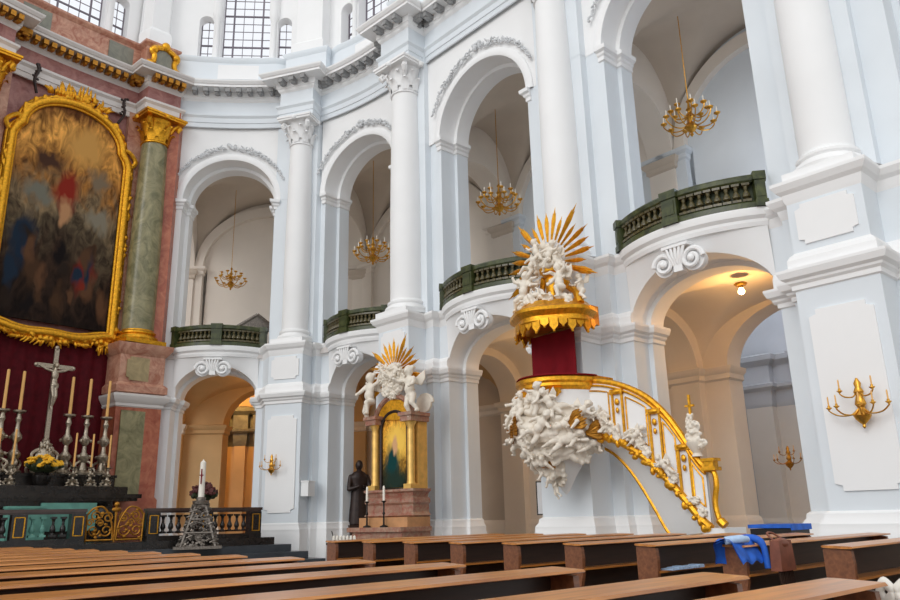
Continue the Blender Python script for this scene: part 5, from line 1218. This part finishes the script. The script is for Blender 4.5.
# dark carved figure in the shade behind the side altar
x, y, z = unproj(359, 470, 25.6)
df = thing('dark_statue', 'dark robed statue on a pedestal in the arch left of the side altar', 'statue', (x, y, 0), .4)
bx((-.34, -.32, 0), (.34, .32, 1.0)).box((-.38, -.36, 1.0), (.38, .36, 1.1)).build('pedestal', M['darkwood'], df, smooth=0)
mb = MB().lathe([(.34, 1.1), (.32, 1.4), (.26, 2.0), (.24, 2.3), (.28, 2.6), (.2, 2.75), (.07, 2.8)], 14, sy=.8); mb.ball((0, -.02, 2.98), (.13, .14, .17)); mb.capsule((0, 0, 2.7), (0, 0, 2.88), .07, .07)
mb.ball((0, -.15, 2.97), (.025, .03, .03))
for sg in (-1, 1): mb.capsule((sg*.28, 0, 2.6), (sg*.36, -.12, 2.2), .09, .07); mb.capsule((sg*.36, -.12, 2.2), (sg*.08, -.32, 2.3), .07, .05)
link('figure', remeshed(mb, 'figure', M['bronze'], .03, 2), df)
# votive candle rack in front of the side altar
x, y, z = unproj(344, 541, 19.5)
vr = thing('votive_rack', 'low dark rack of votive candles left of the side altar', 'candle rack', (x, y, 0), piers[3].rz())
for xx in (-.42, .42): bx((xx-.025, -.12, 0), (xx+.025, .12, .72)).build('leg', M['iron'], vr, smooth=0)
bx((-.5, -.16, .68), (.5, .16, .73)).build('tray', M['iron'], vr, smooth=0); MB().tube([(-.48, .1, .73), (-.62, .1, 1.0)], .012, 5).build('lighter_rod', M['iron'], vr)
vcm = None; rz = piers[3].rz()
for k in range(7):
    dx = -.4+.133*k; loc = (x+math.cos(rz)*dx, y+math.sin(rz)*dx, .73)
    if k == 0: vc = thing('votive_candle', '', 'candle'); MB().lathe([(.035, 0), (.04, .02), (.032, .15), (.008, .17)], 10).build('wax', M['whitewax'], vc)
    else: vc = copy_tree(vcm)
    vcm = vcm or vc; vc['label'] = 'short white votive candle standing in a row on the dark rack'; vc['group'] = 'votive candles on the dark rack'; vc.location = loc

# ------------------------------------------------------------------ pews: x along the row, +y towards the altar
U = V2(-math.sin(math.radians(43)), math.cos(math.radians(43))); Vv = V2(math.cos(math.radians(43)), math.sin(math.radians(43)))
prz = math.atan2(Vv[1], Vv[0])
def bar(mb, pts, x0, x1): mb.prism([(y, z) for y, z in pts], x0, x1, Matrix(((0, 1, 0, 0), (1, 0, 0, 0), (0, 0, 1, 0), (0, 0, 0, 1))))
PEW = [(-.2, .0), (-.2, .1), (-.15, .3), (-.16, .5), (-.19, .62), (-.2, .8), (-.19, .91), (.01, .94), (.04, .92), (.04, .6), (.12, .5), (.36, .47), (.44, .42), (.42, .34), (.34, .25), (.36, .0)]
def make_pew(L, ends=True):
    """x from 0 to L; returns list of (part name, mesh)"""
    out = []
    mb = MB(); bar(mb, [(-.2, .926), (-.22, .932), (-.21, .945), (.0, .955), (.03, .955), (.04, .945), (.03, .935), (-.15, .926)], -.03, L+.03); out.append(('book_ledge', mb.mesh('book_ledge', M['wood'], 0)))
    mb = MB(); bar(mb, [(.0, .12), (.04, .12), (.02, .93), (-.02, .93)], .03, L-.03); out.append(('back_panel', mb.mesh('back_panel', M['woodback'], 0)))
    mb = MB(); bar(mb, [(-.2, .67), (-.2, .69), (-.01, .69), (-.01, .67)], .03, L-.03); out.append(('book_shelf', mb.mesh('book_shelf', M['wood'], 0)))
    mb = MB(); bar(mb, [(.03, .43), (.03, .46), (.4, .47), (.42, .43)], .03, L-.03); out.append(('seat', mb.mesh('seat', M['wood'], 0)))
    mb = MB(); bar(mb, [(-.5, .16), (-.52, .2), (-.32, .22), (-.3, .16)], .05, L-.05); out.append(('kneeler', mb.mesh('kneeler', M['woodend'], 0)))
    e = MB(); bar(e, PEW, 0, .05); em = e.mesh('pew_end', M['woodend'], 0)
    return out, em
PL, PLe = make_pew(7.0); PR, PRe = make_pew(3.7); PS, PSe = make_pew(4.2)
def pew(parts, em, L, loc, lab, group):
    t = thing('pew', lab, 'pew', loc, prz, group)
    for nm, me in parts: link(nm, me, t)
    xs = [0, L-.05]+([L/2] if L > 5 else [])
    for x in xs: link('pew_end', em, t, Matrix.Translation((x, 0, 0)))
    return t
E0 = V2(1.26, 4.09); ordn = ['nearest', 'second', 'third', 'fourth', 'fifth', 'sixth', 'seventh', 'eighth', 'ninth', 'tenth', 'eleventh', 'twelfth', 'thirteenth']
NL = 13
for k in range(-1, NL):
    e = E0+U*(k*1.0 if k >= 0 else -.64)-Vv*(7.0 if k >= 0 else 7.05)
    lab = 'nearest left-block pew, its end tied with a white bow' if k == -1 else ('left-block pew next to the communion rail steps, farthest of the block' if k == NL-1 else '%s pew of the left block counting from the one with the bow' % ordn[k+1])
    if k < NL: pew(PL, PLe, 7.0, (float(e[0]), float(e[1]), 0), lab, 'long brown pews of the left block')
F0 = V2(1.88, 8.2)
for k in range(-3, 7):
    e = F0+U*(k*.94)
    j = k+3
    lab = 'right-block pew %s' % {-3: 'closest to the camera at the right picture edge', 6: 'farthest away, next to the votive candle rack'}.get(k, 'that is the %s behind the one nearest the votive candles' % ordn[6-k]) if k != 6 else 'right-block pew farthest away, next to the votive candle rack'
    pew(PR, PRe, 3.7, (float(e[0]), float(e[1]), 0), lab, 'shorter brown pews of the right block')
def onpew(k, x, y, z):
    e = F0+U*(k*.94)+Vv*x+U*y; return (float(e[0]), float(e[1]), z)
# ------------------------------------------------------------------ small things among the pews
bk = thing('blue_jacket', 'bright blue jacket draped over a pew ledge of the right block', 'jacket', onpew(-1, .05, -.06, .962), prz); bk.scale = (.55, .6, .6)
r = random.Random(8); mb = MB()
def jk(u, v):
    x = -.42+.84*u; t = v*1.1-.4
    if t < 0: return (x+.04*math.sin(v*9), .12+.03*math.sin(u*11), t*.7+.02*math.sin(u*8))
    return (x*(1-.15*t), .12-t*.62, .03+.05*math.sin(u*7+t*5)**2-max(0, t-.45)*1.2)
mb.grid(jk, 24, 20); mb.grid(lambda u, v: tuple(a-b for a, b in zip(jk(u, v), (0, 0, .03))), 24, 20)
mb.build('body', M['blue'], bk, 80)
mb = MB().tube(crom([(.3, .0, .06), (.36, -.2, .06), (.38, -.32, -.05), (.36, -.36, -.38)], 5), [.06]*10+[.05]*6, 8); mb.build('sleeve', M['blue'], bk, 80)
mb = MB().tube(crom([(-.35, -.05, .05), (-.2, -.2, .07), (.05, -.22, .06)], 5), [.06]*8+[.05]*3, 8); mb.build('sleeve', M['paleblue'], bk, 80)
bg_ = thing('brown_bag', 'brown leather bag with dark fringe hanging on a right-block pew', 'bag', onpew(-1, .4, -.34, .86), prz); bg_.scale = (.75, .75, .75)
MB().box((-.2, -.09, -.2), (.2, .05, .16), None, .86).ball((0, -.02, .12), (.18, .08, .07)).build('body', M['brown'], bg_, 60)
mb = MB()
for q in range(9): mb.tube([(-.18+.045*q, -.04, -.18), (-.18+.045*q+.01, -.05, -.36-.03*(q % 3))], .012, 5)
mb.build('fringe', M['darkwood'], bg_); MB().tube(crom([(-.14, -.02, .14), (-.08, .1, .24), (.08, .1, .24), (.14, -.02, .14)], 6), .014, 6).build('strap', M['brown'], bg_)
x, y, z = unproj(779, 524, 12.5)
tb = thing('blue_covered_table', 'dark display table with a bright blue cover beside the big right pier', 'table', (x, y, 0), prz)
bx((-.3, -.3, z-.3), (.3, .3, z-.06)).build('apron', M['iron'], tb, smooth=0); bx((-.32, -.32, z-.05), (.32, .32, z)).box((-.32, -.33, z-.08), (.32, -.31, z)).build('cover', M['blue'], tb, smooth=0)
for sx in (-.27, .27):
    for sy in (-.27, .27): bx((sx-.03, sy-.03, 0), (sx+.03, sy+.03, z-.3)).build('leg', M['iron'], tb, smooth=0)
# hymn booklets on a shelf and a leaflet
for k in range(6):
    h = thing('hymn_booklet', 'pale blue booklet in the row on a right-block pew shelf', 'booklet', onpew(-0, .22+.105*k, -.18, .69), prz, 'pale booklets on the pew shelf')
    bx((-.045, -.08, 0), (.045, .06, .018+.006*(k % 3))).build('cover', M['paleblue'], h, smooth=0); bx((-.042, -.078, .004), (.046, .058, .014)).build('pages', M['paper'], h, smooth=0)
lf = bx((-.13, -.1, 0), (.13, .1, .006)).build('leaflet', M['paper'], None, smooth=0); lf.location = (*[float(q) for q in (E0+U*1.0+Vv*.85+U*.1)], 0.005); lf.rotation_euler = (0, 0, 1); tag(lf, 'white leaflet lying in the aisle beside a pew end', 'leaflet')
# white bow on the nearest pew
e = E0-U*.86+Vv*.03
bw = thing('white_bow', 'white satin bow tied to the end of the nearest pew at bottom right', 'bow', (float(e[0]), float(e[1]), .9), prz); bw.scale = (.4, .4, .6)
mb = MB()
for sg in (-1, 1):
    mb.tube(crom([(.03, 0, 0), (.06, sg*.1, .06), (.06, sg*.16, .0), (.05, sg*.1, -.06), (.03, 0, 0)], 6), [.02]+[.045]*23+[.02], 8)
mb.build('loops', M['ribbon'], bw, 80); MB().ball((.05, 0, 0), (.035, .04, .04)).build('knot', M['paleblue'], bw)
mb = MB()
for sg in (-1, 1): mb.grid(lambda u, v: (.05+.02*math.sin(v*6), sg*(.02+.07*v)+.05*(u-.5), -.03-.32*v), 3, 10); mb.grid(lambda u, v: (.062+.02*math.sin(v*6), sg*(.02+.07*v)+.05*(u-.5), -.03-.32*v), 3, 10)
mb.build('tails', M['ribbon'], bw, 80)
# small grey gabled canopy standing in the leftmost gallery
x, y, z = FT(4, .4, 1.85, 7)
gb = thing('gabled_screen', 'grey gabled screen top in the leftmost gallery behind the balustrade', 'screen', (x, y, 6.9), bays[4].rz()+.35); gb.scale = (1, 1, 1.2)
mb = MB()
for a, b_ in (((-.75, .9), (0, 1.35)), ((0, 1.35), (.75, .9)), ((-.75, .9), (.75, .9))): mb.tube([(a[0], 0, a[1]), (b_[0], 0, b_[1])], .06, 6)
mb.prism([(-.62, .95), (.62, .95), (0, 1.28)], -.02, .02); mb.build('gable', M['darksilver'], gb)
for xx in (-.66, .66): bx((xx-.05, -.05, 0), (xx+.05, .05, .95)).build('post', M['iron'], gb, smooth=0)

# ------------------------------------------------------------------ light
sc = bpy.context.scene
w = bpy.data.worlds.new('daylight'); sc.world = w; w.use_nodes = True
bg = w.node_tree.nodes['Background']; bg.inputs['Color'].default_value = (.96, .98, 1, 1); bg.inputs['Strength'].default_value = 1.08
sc.view_settings.view_transform = 'Standard'; sc.view_settings.look = 'None'; sc.view_settings.exposure = -.07; sc.view_settings.gamma = 1
def lamp(name, loc, col, watts, rad=.06):
    l = bpy.data.lights.new(name, 'POINT'); l.color = lin(*col)[:3]; l.energy = watts; l.shadow_soft_size = rad
    o = bpy.data.objects.new(name, l); C.objects.link(o); o.location = loc
for nm, q in LAMPS: lamp(nm, q, (255, 190, 110), 65 if nm[0] == 'a' else 30)
sl = bpy.data.lights.new('window_daylight', 'SUN'); sl.energy = .95; sl.angle = math.radians(30); sl.color = (1, .98, .95)
so_ = bpy.data.objects.new('window_daylight', sl); C.objects.link(so_)
so_.rotation_euler = Vector((.55, .72, -.42)).to_track_quat('-Z', 'Y').to_euler()
q = FT(4, .75, 6.6, 6.4); lamp('chancel_aisle_fill', q, (255, 196, 110), 160, .2)  # unseen warm lamp added to light the pilasters beyond the chancel arch
q = FT(2, .5, 3.1, 5.4); lamp('middle_aisle_fill', q, (255, 200, 130), 45, .1)  # warm fill without a fixture, added to brighten the middle aisle
q = FT(0, .5, 3.1, 5.4); lamp('right_aisle_fill', q, (255, 200, 130), 60, .1)  # another added warm fill, no fixture, lifting the rightmost aisle cell
for u in (.2, .8): q = FT(1, u, 8.0, 7.4); lamp('outer_aisle_fill', q, (225, 235, 255), 80, .5)  # unseen cool lamps added to brighten the outer aisle in place of windows
q = FT(1, .2, 3.6, 9.6); lamp('gallery_cool_fill', q, (205, 225, 255), 60, .6)  # added cool lamp standing in for daylight from an unseen gallery window
